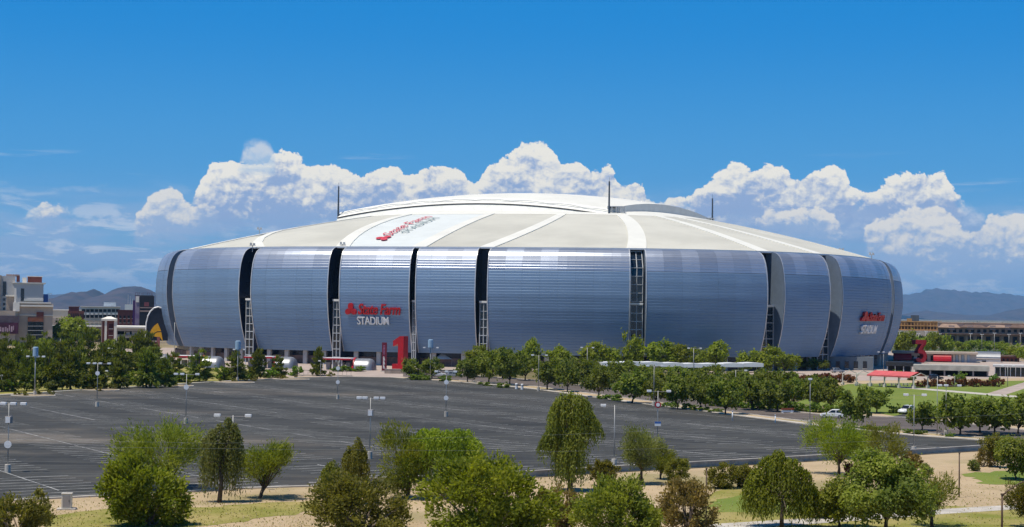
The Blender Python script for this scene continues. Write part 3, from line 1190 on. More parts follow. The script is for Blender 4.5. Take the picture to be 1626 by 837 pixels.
def leaves_to_mesh(name, c, nrm, up, w, l, tint, m):
    """one quad (bent leaf spray) per entry: centre c, normal nrm, long axis up, half sizes w, l"""
    n = len(c)
    side = np.cross(nrm, up)
    side /= np.linalg.norm(side, axis=1)[:, None] + 1e-9
    w = np.broadcast_to(np.asarray(w, float), (n,))[:, None]
    l = np.broadcast_to(np.asarray(l, float), (n,))[:, None]
    v = np.empty((n, 4, 3))
    v[:, 0] = c - up * l
    v[:, 1] = c + side * w
    v[:, 2] = c + up * l
    v[:, 3] = c - side * w
    me = bpy.data.meshes.new(name)
    me.vertices.add(n * 4)
    me.vertices.foreach_set('co', v.astype(np.float32).ravel())
    me.loops.add(n * 4)
    me.loops.foreach_set('vertex_index', np.arange(n * 4, dtype=np.int32))
    me.polygons.add(n)
    me.polygons.foreach_set('loop_start', np.arange(0, n * 4, 4, dtype=np.int32))
    at = me.attributes.new('tint', 'FLOAT', 'FACE')
    at.data.foreach_set('value', np.clip(tint, 0, 1).astype(np.float32))
    me.materials.append(m)
    me.update(calc_edges=True)
    return me


def crown_clumps(kind, H, W, base, n):
    """clump centres inside the crown, for a tree H tall and W wide whose crown starts at base"""
    out = []
    lob = [(unit(1)[0] * np.array([.62, .62, .50]) * rng.uniform(.5, 1.05), rng.uniform(.28, .52)) for _ in range(10 if kind != 'pine' else 0)]
    lob.append((np.array([0, 0, -.1]), .42))
    ch = H - base
    while len(out) < n:
        p = rng.uniform(-1, 1, 3)
        if kind == 'pine':
            zz = (p[2] + 1) / 2
            rr = (1 - zz) ** 0.75 * (0.82 + 0.30 * math.sin(zz * 31 + p[0] * 2)) + 0.05
            q = math.hypot(p[0], p[1])
            if q > rr or (q < rr * 0.45 and rng.random() < 0.75):
                continue
            out.append((p[0] * W / 2, p[1] * W / 2, base + zz * ch))
            continue
        ok = any(np.linalg.norm((p - c)) < r for c, r in lob)
        if not ok:
            continue
        d = np.linalg.norm(p)
        if d < 0.42 and rng.random() < 0.65:
            continue
        if kind == 'shrub':
            z = base + (p[2] * 0.5 + 0.5) * ch
            k = 1.0 - 0.25 * max(0, p[2]) - 0.15 * max(0, -p[2])
        elif kind == 'palo':
            z = base + (p[2] * 0.5 + 0.5) * ch
            k = 0.62 + 0.38 * min(1, (p[2] + 1) * 1.1) if p[2] < 0 else 1.0
        elif kind == 'weep':
            z = base + ch * (0.55 + 0.45 * p[2]) if p[2] > -.4 else base + ch * rng.uniform(.3, .6)
            k = 0.95
        else:
            z = base + (p[2] * 0.5 + 0.5) * ch
            k = 1.0
        out.append((p[0] * W / 2 * k, p[1] * W / 2 * k, z))
    return np.array(out)


def make_tree_meshes(kind, H, W, nleaf, m_leaf, m_bark, base=None, leaf=0.16, lean=0.0, ncl=None, lobes=None):
    if base is None:
        base = {'round': .28 * H, 'palo': .25 * H, 'weep': .12 * H, 'pine': .08 * H, 'shrub': 0.0}[kind]
    ncl = ncl or {'round': 75, 'palo': 75, 'weep': 70, 'pine': 110, 'shrub': 95}[kind]
    cl = crown_clumps(kind, H, W, base, ncl)
    if kind != 'pine':
        for ax in (0, 1):
            lo, hi = np.percentile(cl[:, ax], (3, 97))
            cl[:, ax] = (cl[:, ax] - (lo + hi) / 2) * (W * (.84 if kind != 'shrub' else .78) / (hi - lo))
        lo, hi = np.percentile(cl[:, 2], (1.5, 98.5))
        z0_ = base + (.06 * H if kind != 'shrub' else .04 * H)
        cl[:, 2] = z0_ + (cl[:, 2] - lo) * ((.955 * H - z0_) / (hi - lo))
    cl[:, 0] += lean * (cl[:, 2] / H) * W * 0.5
    per = max(4, nleaf // ncl)
    rc = {'round': .105, 'palo': .115, 'weep': .11, 'pine': .080, 'shrub': .085}[kind] * (W + H) / 2
    ctint = rng.uniform(0.0, 1.0, ncl)
    if kind == 'weep':
        cs, ns, us, tn, ls, ws = [], [], [], [], [], []
        m = 9
        nlob = 15
        nst = max(60, nleaf // m)
        lob_ = []
        for i in range(nlob):
            a_ = i * 2.399 + rng.uniform(-.4, .4)
            rr_ = W * .5 * math.sqrt((i + .5) / nlob) * .86
            zt = H * (1.0 - .30 * (rr_ / (W * .5)) ** 1.6 - rng.uniform(0, .26))
            lob_.append((rr_ * math.cos(a_) + lean * W * .3, rr_ * math.sin(a_), zt, rng.uniform(.25, .80), rng.random()))
        if lobes:
            lob_ = [(x * W, rng.uniform(-.22, .22) * W, z * H, l_, rng.random()) for x, z, l_ in lobes]
        lb = rng.choice(len(lob_), nst)
        for i in range(nst):
            lx, ly, lz, lL, lt = lob_[lb[i]]
            g2 = rng.normal(size=2) * W * (.075 if lobes else .08)
            p = np.array([lx + g2[0], ly + g2[1], lz - (np.dot(g2, g2) / (W * .08) ** 2) * .03 * H + rng.normal() * .015 * H])
            L = min(p[2] - 0.05 * H * (1 + 3 * rng.random()), H * lL * rng.uniform(.45 if lobes else .25, 1.0))
            if L < .3:
                continue
            outw = np.array([g2[0] + lx * .3, g2[1] + ly * .3, 0])
            outw /= np.linalg.norm(outw) + 1e-6
            sw = rng.normal(size=3) * 0.05
            for j in range(m):
                t = (j / (m - 1)) ** 1.25
                c = p + outw * (0.05 * W * math.sin(min(1.57, t * 3))) + np.array([0, 0, -L * t]) + sw * t * L + rng.normal(size=3) * leaf * .4
                cs.append(c)
                u_ = rng.normal(size=3) * (.9 if j < 2 else .30) + np.array([0, 0, -1.0])
                us.append(u_ / np.linalg.norm(u_))
                n_ = rng.normal(size=3) * .6 + outw * .8 + np.array([0, 0, .9 if j < 3 else .5])
                ns.append(n_ / np.linalg.norm(n_))
                tn.append(lt * .45 + rng.uniform(0, .25) + .35 * t)
                ls.append(leaf * (1.0 if j < 3 else 1.3) * rng.uniform(.7, 1.3))
                ws.append(leaf * (.6 if j < 3 else .40) * rng.uniform(.7, 1.3))
        c, nrm, up, w, l, tint = map(np.array, (cs, ns, us, ws, ls, tn))
    else:
        ki = np.repeat(np.arange(ncl), per)
        n = len(ki)
        off = rng.normal(size=(n, 3)) * rc * 0.62
        if kind == 'pine':
            off[:, 2] *= .6
        c = cl[ki] + off
        c[:, 2] = np.maximum(c[:, 2], 0.03 * H)
        rad = c - np.array([0, 0, base + (H - base) * .35])
        rad /= np.linalg.norm(rad, axis=1)[:, None] + 1e-6
        up = unit(n)
        if kind == 'palo':
            up = rad * 1.0 + unit(n) * .75 + np.array([0, 0, .35])
        elif kind == 'pine':
            up = rad * 1.0 + unit(n) * .6 + np.array([0, 0, .25])
        elif kind == 'shrub':
            up = rad * .8 + unit(n) * .8 + np.array([0, 0, .3])
        up /= np.linalg.norm(up, axis=1)[:, None]
        nrm = unit(n) * .85 + rad * .8 + np.array([0, 0, .75])
        nrm -= up * np.sum(nrm * up, axis=1)[:, None]
        nrm /= np.linalg.norm(nrm, axis=1)[:, None] + 1e-9
        tint = ctint[ki] * .8 + rng.uniform(0, .2, n)
        asp = {'round': .62, 'palo': .30, 'pine': .34, 'shrub': .5}[kind]
        sz = leaf * rng.uniform(.65, 1.45, n)
        l, w = sz * (1.25 if kind in ('palo', 'pine') else 1.0), sz * asp
    crown = leaves_to_mesh('crown', c, nrm, up, w, l, tint, m_leaf)
    trunk = None
    if kind != 'shrub':
        tb = MB()
        r0 = {'pine': .022, 'round': .026, 'palo': .024, 'weep': .024}[kind] * H
        if kind == 'pine':
            tb.tube([(0, 0, -.1), (0.02 * H, 0, H * .5), (0, 0, H * .93)], [r0, r0 * .6, r0 * .1], 7)
            lim = cl[rng.choice(ncl, 14)]
            for q in lim:
                z0 = max(.1 * H, q[2] - .08 * H)
                tb.tube([(0, 0, z0), tuple(q)], [r0 * .28, r0 * .08], 5, cap=False)
        else:
            fz = base * rng.uniform(.55, .9) if kind != 'weep' else H * .42
            fork = Vector((lean * .14 * W + rng.normal(0, .02) * W, rng.normal(0, .02) * W, fz))
            nb = 2 if kind == 'palo' else 1
            for b_ in range(nb):
                ofs = Vector((rng.normal(0, .012) * H, rng.normal(0, .012) * H, 0)) * (nb - 1)
                fk = fork + Vector((rng.normal(0, .05) * W, rng.normal(0, .05) * W, 0)) * (nb - 1)
                tb.tube([(ofs.x, ofs.y, -.12), (ofs.x * .6 + fk.x * .4 + rng.normal(0, .01) * H, fk.y * .5, fz * .55), tuple(fk)], [r0 * 1.25, r0, r0 * .82], 8)
                lim = cl[rng.choice(ncl, 9, replace=False)]
                for q in lim:
                    q = Vector(q)
                    m1 = fk.lerp(q, .45) + Vector((rng.normal(0, .03) * W, rng.normal(0, .03) * W, .05 * H))
                    tb.tube([tuple(fk - Vector((0, 0, .02 * H))), tuple(m1), tuple(q)], [r0 * .6, r0 * .36, r0 * .09], 6, cap=False)
        trunk = bpy.data.meshes.new('trunk')
        trunk.from_pydata([tuple(map(float, p)) for p in tb.v], [], tb.f)
        trunk.materials.append(m_bark)
        trunk.polygons.foreach_set('use_smooth', [True] * len(trunk.polygons))
        trunk.update()
    else:
        tb = MB()
        for q in cl[rng.choice(ncl, 12, replace=False)]:
            tb.tube([(rng.normal(0, .04) * W, rng.normal(0, .04) * W, -.05), tuple(q * .55), tuple(q)], [.012 * W, .009 * W, .004 * W], 5, cap=False)
        trunk = bpy.data.meshes.new('stem')
        trunk.from_pydata([tuple(map(float, p)) for p in tb.v], [], tb.f)
        trunk.materials.append(m_bark)
        trunk.update()
    return crown, trunk


M_BARK = mat('bark', (0.115, 0.085, 0.062), 0.9, var=.25, scale=2.0)
M_BARKD = mat('dark_bark', (0.060, 0.048, 0.038), 0.9, var=.25, scale=2.0)
M_TWIG = mat('dry_twig', (0.20, 0.15, 0.11), 0.9, var=.2, scale=2.0)
LF = {
    'bright': leaf_mat('bright_leaf', (0.245, 0.306, 0.018), (0.114, 0.176, 0.013), 0.42),
    'palo': leaf_mat('palo_leaf', (0.236, 0.272, 0.028), (0.105, 0.150, 0.017), 0.42),
    'weep': leaf_mat('weeping_leaf', (0.222, 0.256, 0.036), (0.093, 0.131, 0.021), 0.42),
    'grey': leaf_mat('grey_green_leaf', (0.219, 0.258, 0.068), (0.117, 0.143, 0.039), 0.42),
    'olive': leaf_mat('olive_leaf', (0.203, 0.199, 0.026), (0.111, 0.117, 0.018), 0.42),
    'dry': leaf_mat('dry_leaf', (0.266, 0.199, 0.054), (0.122, 0.099, 0.026), 0.42),
    'pine': leaf_mat('pine_needle', (0.170, 0.206, 0.022), (0.058, 0.088, 0.014), 0.32),
    'deep': leaf_mat('deep_green_leaf', (0.184, 0.231, 0.027), (0.073, 0.111, 0.017), 0.42),
    'lime': leaf_mat('lime_leaf', (0.228, 0.286, 0.024), (0.115, 0.168, 0.016), 0.42),
    'hedge': leaf_mat('hedge_leaf', (0.144, 0.231, 0.028), (0.084, 0.148, 0.019), 0.42),
    'russet': leaf_mat('russet_leaf', (0.206, 0.080, 0.028), (0.094, 0.056, 0.017), 0.42),
}


def plant(name, label, cat, u, vbase, vtop, wpx, kind, leafkey, nleaf=5000, leaf=0.16, base=None, lean=0.0, group=None, bark=None, z=0.0, ncl=None, lobes=None):
    p = G(u, vbase, z)
    k = p[1] / F
    H = (vbase - vtop) * k * 1.02
    W = wpx * k
    cr, tr = make_tree_meshes(kind, H, W, nleaf, LF[leafkey], bark or (M_TWIG if kind == 'shrub' else M_BARK), base=None if base is None else base * H, leaf=leaf, lean=lean, ncl=ncl, lobes=lobes)
    t = thing(name, label, cat, (p[0], p[1], z), 0, group)
    link(bpy.data.objects.new('crown' if kind != 'shrub' else 'foliage', cr), t)
    if tr is not None:
        link(bpy.data.objects.new('trunk' if kind != 'shrub' else 'stem', tr), t)
    return t


# foreground: every one of its own shape
FGT = [
    # name, label, u, base, top, width, kind, leaf, n, leafsize, crown base, lean
    ('shrub', 'big dense round bright green bush at the lower left beside the white cabinet', 235, 834, 726, 132, 'shrub', 'bright', 11000, .20, None, 0),
    ('palo_verde_tree', 'wide feathery green tree right behind the big round bush at lower left', 256, 778, 680, 138, 'palo', 'palo', 9000, .17, .18, 0),
    ('weeping_tree', 'slim grey green weeping tree with dangling strands left of the leaning small tree', 348, 798, 668, 60, 'weep', 'grey', 7200, .15, .2, 0),
    ('palo_verde_tree', 'small feathery tree with a leaning forked trunk beside the slim grey weeping tree', 413, 791, 707, 84, 'palo', 'palo', 6000, .15, .30, .2),
    ('shrub', 'sparse yellow olive bush in the bottom left corner', 28, 856, 790, 112, 'shrub', 'olive', 5000, .17, None, 0),
    ('weeping_tree', 'pale green low weeping tree left of the darker olive weeping tree', 527, 796, 727, 42, 'weep', 'weep', 3600, .14, .05, 0),
    ('weeping_tree', 'dark olive weeping tree just left of the four headed lamp post', 563, 800, 696, 44, 'weep', 'olive', 5400, .14, .2, 0),
    ('palo_verde_tree', 'feathery mid green tree touching the left side of the broad weeping tree', 642, 792, 680, 72, 'palo', 'palo', 6500, .16, .1, 0),
    ('weeping_tree', 'broad bright weeping tree with a flat top in the middle of the lower frame', 703, 792, 682, 112, 'weep', 'bright', 11000, .16, .1, 0),
    ('shrub', 'wide olive green bush below the dark olive weeping tree', 572, 846, 763, 160, 'shrub', 'olive', 9000, .18, None, 0),
    ('shrub', 'largest bush, bright yellow green, in the middle of the bottom edge', 776, 856, 737, 208, 'shrub', 'bright', 15000, .21, None, 0),
    ('weeping_tree', 'tall weeping tree with long hanging strands right of the largest bright bush', 905, 780, 627, 78, 'weep', 'weep', 15000, .17, .06, 0),
    ('shrub', 'round clipped olive bush at the foot of the one armed lamp post', 958, 771, 733, 46, 'shrub', 'olive', 3800, .14, None, 0),
    ('palo_verde_tree', 'airy grey green tree with a straight trunk right of the one armed lamp post', 1019, 769, 682, 56, 'palo', 'grey', 4600, .15, .3, 0),
    ('palo_verde_tree', 'small green tree leaning beside the airy grey green tree', 1048, 761, 709, 36, 'palo', 'palo', 2600, .14, .25, .3),
    ('shrub', 'dark olive bush with brown twigs next to the small leaning tree', 1075, 767, 731, 42, 'shrub', 'olive', 2800, .14, None, 0),
    ('shrub', 'wide feathery green bush at the bottom edge right of the largest bright bush', 978, 858, 768, 152, 'shrub', 'palo', 10000, .18, None, 0),
    ('shrub', 'brown sparse bush between the two largest bushes of the bottom edge', 897, 846, 778, 50, 'shrub', 'dry', 2400, .15, None, 0),
    ('shrub', 'brownish olive bush beside the thin rusty post', 1092, 852, 766, 96, 'shrub', 'dry', 5200, .16, None, 0),
    ('shrub', 'low olive bush between the thin rusty post and its smaller twin on the gravel', 1150, 775, 738, 58, 'shrub', 'olive', 3400, .14, None, 0),
    ('shrub', 'smaller low olive bush right of its twin on the gravel', 1187, 773, 740, 42, 'shrub', 'olive', 2600, .14, None, 0),
    ('weeping_tree', 'light green drooping tree standing in the grass at lower right', 1241, 838, 720, 104, 'weep', 'lime', 9000, .17, .15, 0),
    ('palo_verde_tree', 'rounded green tree with a dark crooked trunk on the gravel right of centre', 1331, 755, 671, 92, 'palo', 'bright', 7500, .16, .28, -.1),
    ('palo_verde_tree', 'darker feathery tree touching the right side of the crooked trunk tree', 1402, 750, 679, 64, 'palo', 'olive', 5000, .15, .12, 0),
    ('mesquite_tree', 'dense deep green tree with several trunks at the lower right', 1408, 848, 728, 128, 'round', 'weep', 11000, .18, .22, 0),
    ('mesquite_tree', 'smaller green tree left of the dense tree with several trunks', 1333, 838, 764, 66, 'round', 'palo', 4600, .17, .2, 0),
    ('palo_verde_tree', 'thin yellowish tree with bare limbs right of the dense tree with several trunks', 1481, 838, 756, 78, 'palo', 'olive', 3000, .15, .3, 0),
    ('shrub', 'greyish brown bush behind the dense tree, near the retaining wall', 1446, 749, 720, 36, 'shrub', 'dry', 2200, .13, None, 0),
    ('shrub', 'small round grey bush on the gravel left of the tall brown post', 1472, 758, 737, 22, 'shrub', 'grey', 1200, .12, None, 0),
    ('shrub', 'small round grey bush on the gravel right of the tall brown post', 1546, 748, 731, 18, 'shrub', 'grey', 1000, .12, None, 0),
    ('shrub', 'brownish bush under the left one of the two trees at the right edge', 1566, 741, 712, 34, 'shrub', 'dry', 1600, .13, None, 0),
    ('mesquite_tree', 'olive tree with a thin trunk near the right edge, behind the grass', 1584, 742, 694, 42, 'round', 'olive', 3000, .15, .25, 0),
    ('mesquite_tree', 'rounded green tree on the grass at the right edge', 1613, 762, 699, 58, 'round', 'weep', 4600, .16, .2, 0),
    ('palo_verde_tree', 'green tree with bare curving limbs cut by the right edge at the bottom', 1632, 838, 764, 64, 'palo', 'olive', 3600, .16, .3, 0),
    ('shrub', 'brown twiggy bush between the light drooping tree and the crooked trunk tree', 1305, 822, 782, 44, 'shrub', 'dry', 1900, .14, None, 0),
    ('shrub', 'small dark bush under the crooked trunk tree', 1352, 757, 737, 26, 'shrub', 'russet', 1200, .12, None, 0),
    ('shrub', 'low dry bush beside the foot of the tall weeping tree', 868, 800, 776, 38, 'shrub', 'olive', 1700, .13, None, 0),
]
LOBES = {905: [(-.16, .97, .40), (.02, .995, .45), (.16, .965, .42), (-.27, .93, .26), (.27, .93, .20), (-.30, .86, .20), (.30, .86, .20), (-.05, .90, .5), (.42, .77, .10), (.47, .73, .10), (.38, .80, .24), (-.42, .61, .16), (-.47, .57, .10), (-.36, .66, .25), (.12, .80, .72), (-.14, .78, .70), (.18, .68, .60), (0, .66, .62), (-.22, .64, .52), (.05, .55, .52), (-.1, .5, .46)],
         348: [(.18, .99, .5), (.36, .93, .62), (-.02, .93, .55), (-.2, .86, .6), (-.38, .78, .62), (.42, .84, .75), (.1, .8, .62), (-.3, .66, .55), (.3, .7, .62), (-.08, .7, .5)],
         703: [(-.40, .86, .6), (-.28, .95, .5), (-.12, .98, .5), (.05, .96, .45), (.2, .99, .5), (.34, .94, .6), (.44, .84, .72), (-.2, .8, .7), (0, .8, .62), (.2, .82, .7), (.4, .7, .55), (-.42, .7, .6), (.1, .66, .6)],
         1241: [(-.05, .99, .4), (-.2, .90, .5), (.14, .9, .5), (-.36, .74, .5), (.32, .76, .55), (.02, .8, .6), (-.44, .58, .4), (.44, .56, .45), (-.15, .66, .5), (.2, .62, .55), (-.3, .5, .35), (.3, .46, .35)]}
for (nm, lab, u, b, t_, wd, kd, lk, n, ls, cb, ln_) in FGT:
    plant(nm, lab, 'bush' if nm == 'shrub' else 'tree', u, b, t_, wd, kd, lk, int(n * 1.5), ls * .82, cb, ln_, lobes=LOBES.get(u))


# middle distance: a few meshes of each kind, copied with their own turn and size
def proto(kind, H, W, n, key, leaf, k, base=None, bark=None, ncl=None):
    return [make_tree_meshes(kind, H, W, n, LF[key], bark or M_BARKD, base=base, leaf=leaf, ncl=ncl) for _ in range(k)]


PR = {
    'pine': proto('pine', 10, 6.6, 2400, 'pine', .40, 7, ncl=80),
    'round': proto('round', 6.5, 7.0, 2000, 'deep', .33, 8, 1.7, ncl=60),
    'lime': proto('round', 7.5, 7.5, 2000, 'lime', .36, 6, 1.8, ncl=60),
    'low': proto('shrub', 2.2, 3.2, 700, 'hedge', .24, 3, ncl=40),
    'scrub': proto('shrub', 1.1, 1.8, 260, 'olive', .18, 3, ncl=24),
}
SIZE = {'pine': (10, 6.6), 'round': (6.5, 7.0), 'lime': (7.5, 7.5), 'low': (2.2, 3.2), 'scrub': (1.1, 1.8)}
ORD = ['leftmost', 'second', 'third', 'fourth', 'fifth', 'sixth', 'seventh', 'eighth', 'ninth', 'tenth', 'eleventh', 'twelfth', 'thirteenth', 'fourteenth',
       'fifteenth', 'sixteenth', 'seventeenth', 'eighteenth', 'nineteenth', 'twentieth', 'twenty-first', 'twenty-second', 'twenty-third', 'twenty-fourth', 'twenty-fifth',
       'twenty-sixth', 'twenty-seventh', 'twenty-eighth', 'twenty-ninth', 'thirtieth']


def row(kind, name, cat, what, where, items, group):
    """items: (u, base v, top v, width px or None), from left to right"""
    H0, W0 = SIZE[kind]
    items = sorted(items)
    for i, (u, b, t_, wd) in enumerate(items):
        p = G(u, b)
        k = p[1] / F
        H = (b - t_) * k * rng.uniform(.90, 1.08)
        W = ((wd * k) if wd else H * W0 / H0) * rng.uniform(.84, 1.10)
        cr, tr = PR[kind][int(rng.integers(len(PR[kind])))]
        th = thing(name, f'{what}, {ORD[i]}{" from left" if i else ""} {where}', cat, (p[0], p[1], 0), rng.uniform(0, 6.28), group)
        th.scale = (W / W0, W / W0, H / H0)
        link(bpy.data.objects.new('crown' if kind not in ('low', 'scrub') else 'foliage', cr), th)
        link(bpy.data.objects.new('trunk' if kind not in ('low', 'scrub') else 'stem', tr), th)


j = lambda s: float(rng.normal(0, s))
# pines left of the stadium
front = [(u, 622 - (u / 300) * 8, 552 + j(5), 40 + j(4)) for u in (-22, 12, 42, 78, 112, 150, 188, 232, 262)]
row('pine', 'pine_tree', 'pine', 'dark pine', 'in the front pine row', front, 'pines left of the stadium')
mid_ = [(u + j(4), 603 - (u / 300) * 8, 538 + j(5), 42 + j(4)) for u in (-30, 2, 30, 62, 92, 125, 160, 196, 222, 250)]
row('pine', 'pine_tree', 'pine', 'dark pine', 'in the middle pine row', mid_, 'pines left of the stadium')
back = [(u + j(4), 586 - (u / 300) * 5, 527 + j(5), 44 + j(4)) for u in (-15, 8, 28, 50, 70, 90, 112, 140, 172, 214, 240)]
row('pine', 'pine_tree', 'pine', 'green pine', 'in the back pine row', back, 'pines left of the stadium')
row('pine', 'pine_tree', 'pine', 'single pine', 'before the facade',
    [(277, 604, 552, 36), (316, 606, 545, 46), (372, 604, 556, 38), (409, 602, 550, 32), (442, 599.5, 559, 28), (505, 597, 545, 27)], 'pines before the facade')
row('low', 'shrub', 'bush', 'low green shrub', 'at the foot of the pines', [(15, 622, 604, 26), (45, 616, 592, 30), (88, 619, 597, 30), (142, 618, 598, 34), (158, 616, 592, 30), (196, 611, 594, 38), (262, 609, 594, 34), (288, 607, 592, 34), (356, 604, 585, 30), (395, 602, 588, 24), (428, 600, 585, 26), (470, 597, 582, 24), (540, 590, 581, 30), (566, 590, 582, 28)], 'shrubs at the foot of the pines')
# trees along the right edge of the lot
fr = [(652, 601, 571, 30), (686, 601.5, 566, 40), (742, 607, 572, 36), (776, 609, 563, 44), (809, 612, 563, 46), (869, 619, 566, 52), (901, 622, 570, 44), (950, 630, 583, 40), (1003, 640, 586, 54),
      (1042, 642, 598, 40), (1076, 650, 596, 46), (1112, 652, 600, 40), (1152, 658, 603, 58), (1194, 651, 602, 44), (1234, 654, 604, 46)]
row('round', 'shade_tree', 'tree', 'dark round shade tree', 'along the right edge of the lot', fr, 'shade trees along the right edge of the lot')
m2 = [(756, 599, 560, 40), (798, 601, 558, 44), (834, 604, 562, 44), (880, 609, 567, 44), (924, 613, 573, 44), (968, 618, 578, 46), (1018, 624, 584, 46), (1062, 630, 588, 44), (1100, 634, 590, 44), (1144, 640, 594, 44), (1178, 642, 596, 44), (1216, 644, 598, 46),
      (1256, 647, 599, 46), (1292, 650, 600, 44), (1318, 652, 602, 40), (1392, 656, 618, 44)]
row('round', 'shade_tree', 'tree', 'dark round shade tree', 'in the row across the road', m2, 'shade trees across the road')
m3 = [(900, 601, 566, 40), (940, 604, 572, 42), (985, 607, 576, 42), (1034, 610, 580, 42), (1082, 613, 583, 44), (1126, 616, 584, 42), (1170, 619, 586, 42), (1212, 621, 584, 40), (1250, 624, 588, 42), (1284, 628, 594, 38), (1306, 634, 600, 34)]
row('round', 'shade_tree', 'tree', 'round shade tree', 'in the row before the long canopy', m3, 'shade trees before the canopy')
bk = [(762, 590, 553, 34), (790, 591, 556, 36), (843, 590, 543, 32), (888, 592, 550, 50), (943, 592, 546, 42), (972, 590, 556, 30), (1005, 590, 531, 36), (1046, 591, 544, 52), (1076, 591, 546, 40), (1108, 591, 556, 34), (1139, 591, 546, 36), (1186, 592, 556, 40), (1218, 592, 551, 52), (1246, 593, 560, 40), (822, 592, 558, 34)]
row('lime', 'shade_tree', 'tree', 'bright green tree', 'at the foot of the facade', bk, 'bright trees at the foot of the facade')
row('round', 'shade_tree', 'tree', 'round dark tree', 'beside the road before the lawn', [(1356, 680, 613, 58), (1464, 684, 640, 46), (1524, 692, 636, 70), (1556, 687, 630, 60), (1580, 691, 634, 66), (1616, 689, 632, 60)], 'trees beside the road at right')
row('low', 'shrub', 'bush', 'low dark shrub', 'along the right kerb of the lot', [(u, 602 + max(0, (u - 690)) * .1145 + 1.5, 602 + max(0, (u - 690)) * .1145 - 6 + j(1), 26 + j(3)) for u in (660, 668, 706, 770, 800, 955, 975, 1058, 1072, 1090, 1104, 1120, 1136)], 'shrubs along the lot kerb')
row('low', 'shrub', 'bush', 'low clipped shrub', 'on the verge beside the road', [(1380, 683, 676, 26), (1400, 685, 677, 26), (1423, 687, 680, 10), (1445, 689, 682, 26), (1462, 690, 683, 26), (1508, 695, 687, 18), (1580, 700, 692, 30), (1602, 701, 693, 30)], 'shrubs on the verge at right')
row('low', 'shrub', 'bush', 'dark hedge plant', 'in the hedge behind the white cars', [(u, 661 - (1400 - u) * .06, 648 - (1400 - u) * .06, 26) for u in range(1130, 1345, 18)] + [(1425, 656, 644, 26), (1490, 660, 644, 30), (1512, 662, 648, 30)], 'hedge behind the cars')
row('scrub', 'shrub', 'bush', 'tiny desert plant', 'in the islands at the left lot edge', [(u + j(2), v + j(.5), v - 6 + j(1), 10 + j(2)) for u, v in ((28, 628), (40, 629), (62, 627), (76, 626), (86, 627), (142, 620), (152, 621), (172, 618), (182, 618), (262, 613), (280, 613), (300, 611), (352, 607), (370, 607), (390, 606), (402, 606), (446, 601), (455, 601.5), (470, 600), (525, 598))], 'desert plants in the islands')

# ------------------------------------------------------------------ lamp posts, posts, cabinet, cars
M_LAMPW = mat('lamp_white', (0.80, 0.81, 0.82), 0.4, var=0.03)
M_RADOME = mat('pale_blue_cylinder', (0.30, 0.44, 0.58), 0.5, var=0.05)
M_GLASSD = mat('car_glass', (0.015, 0.018, 0.022), 0.08, var=0.1, spec=0.6)
M_TYRE = mat('tyre_rubber', (0.02, 0.02, 0.02), 0.8, var=0.1)
M_CARW = mat('white_car_paint', (0.78, 0.79, 0.80), 0.22, var=0.02, spec=0.6)
M_RUST = mat('rusty_post', (0.11, 0.070, 0.045), 0.7, var=0.2, scale=2)
M_BLUES = mat('blue_sign', (0.05, 0.14, 0.42), 0.5, var=0.05)
M_BOXG = mat('grey_box', (0.30, 0.28, 0.27), 0.6, var=0.1)


def lamp_post(label, u, vb, vt, heads, group, base=True, extras=(), r=0.072, rz=0.0, arms=True):
    """heads: pixel offsets of the lamp heads from the pole"""
    p = G(u, vb)
    k = p[1] / F
    H = (vb - vt) * k
    t = thing('lamp_post', label, 'lamp post', (p[0], p[1], 0), rz, group)
    if base:
        MB().tube([(0, 0, -.1), (0, 0, .95)], [.34, .32], 14).build('base', M_KERB, t)
    MB().tube([(0, 0, 0), (0, 0, H)], [r, r * .62], 8).build('pole', M_POLE, t, smooth=True)
    xs = [h * k for h in heads]
    if xs and arms:
        MB().tube([(min(xs + [0]), 0, H - .12), (max(xs + [0]), 0, H - .12)], .03, 6).build('arm', M_BOXG, t)
    for x in xs:
        hb = MB().box(x - .33, x + .33, -.2, .2, H - .18, H + .12)
        hb.box(x - .26, x + .26, -.16, .16, H - .22, H - .162)
        hb.build('lamp_head', M_LAMPW, t, bevel=.05)
    for e in extras:
        z = (vb - e[1]) * k
        if e[0] == 'box':
            MB().box(-.36, .36, -.36, .36, z - .42, z + .42).build('speaker_box', M_BOXG, t, bevel=.06)
            MB().box(-.26, .26, -.40, -.362, z - .34, z + .34).build('box_face', M_LAMPW, t)
        elif e[0] == 'disc':
            MB().tube([(0, -.17, z), (0, -.10, z)], .42, 16).build('row_sign', M_LAMPW, t)
        elif e[0] == 'red':
            MB().tube([(0, -.17, z), (0, -.11, z)], .46, 16).build('round_sign', M_RED, t)
            MB().tube([(0, -.19, z), (0, -.172, z)], .28, 16).build('sign_face', M_LAMPW, t)
        elif e[0] == 'plate':
            MB().box(-.45, .45, -.18, -.12, z - .32, z + .32).build('sign_plate', M_LAMPW, t)
            MB().box(-.45, .45, -.195, -.182, z + .05, z + .32).build('sign_band', M_BLUES, t)
        elif e[0] == 'drum':
            wd = e[2] * k
            MB().tube([(0, 0, H - .3), (0, 0, H), (0, 0, H + .01), (0, 0, H + e[3] * k), (0, 0, H + e[3] * k + .12)], [wd * .2, wd * .2, wd / 2, wd / 2, wd * .3], 18).build('drum', M_RADOME, t, smooth=False)
    return t


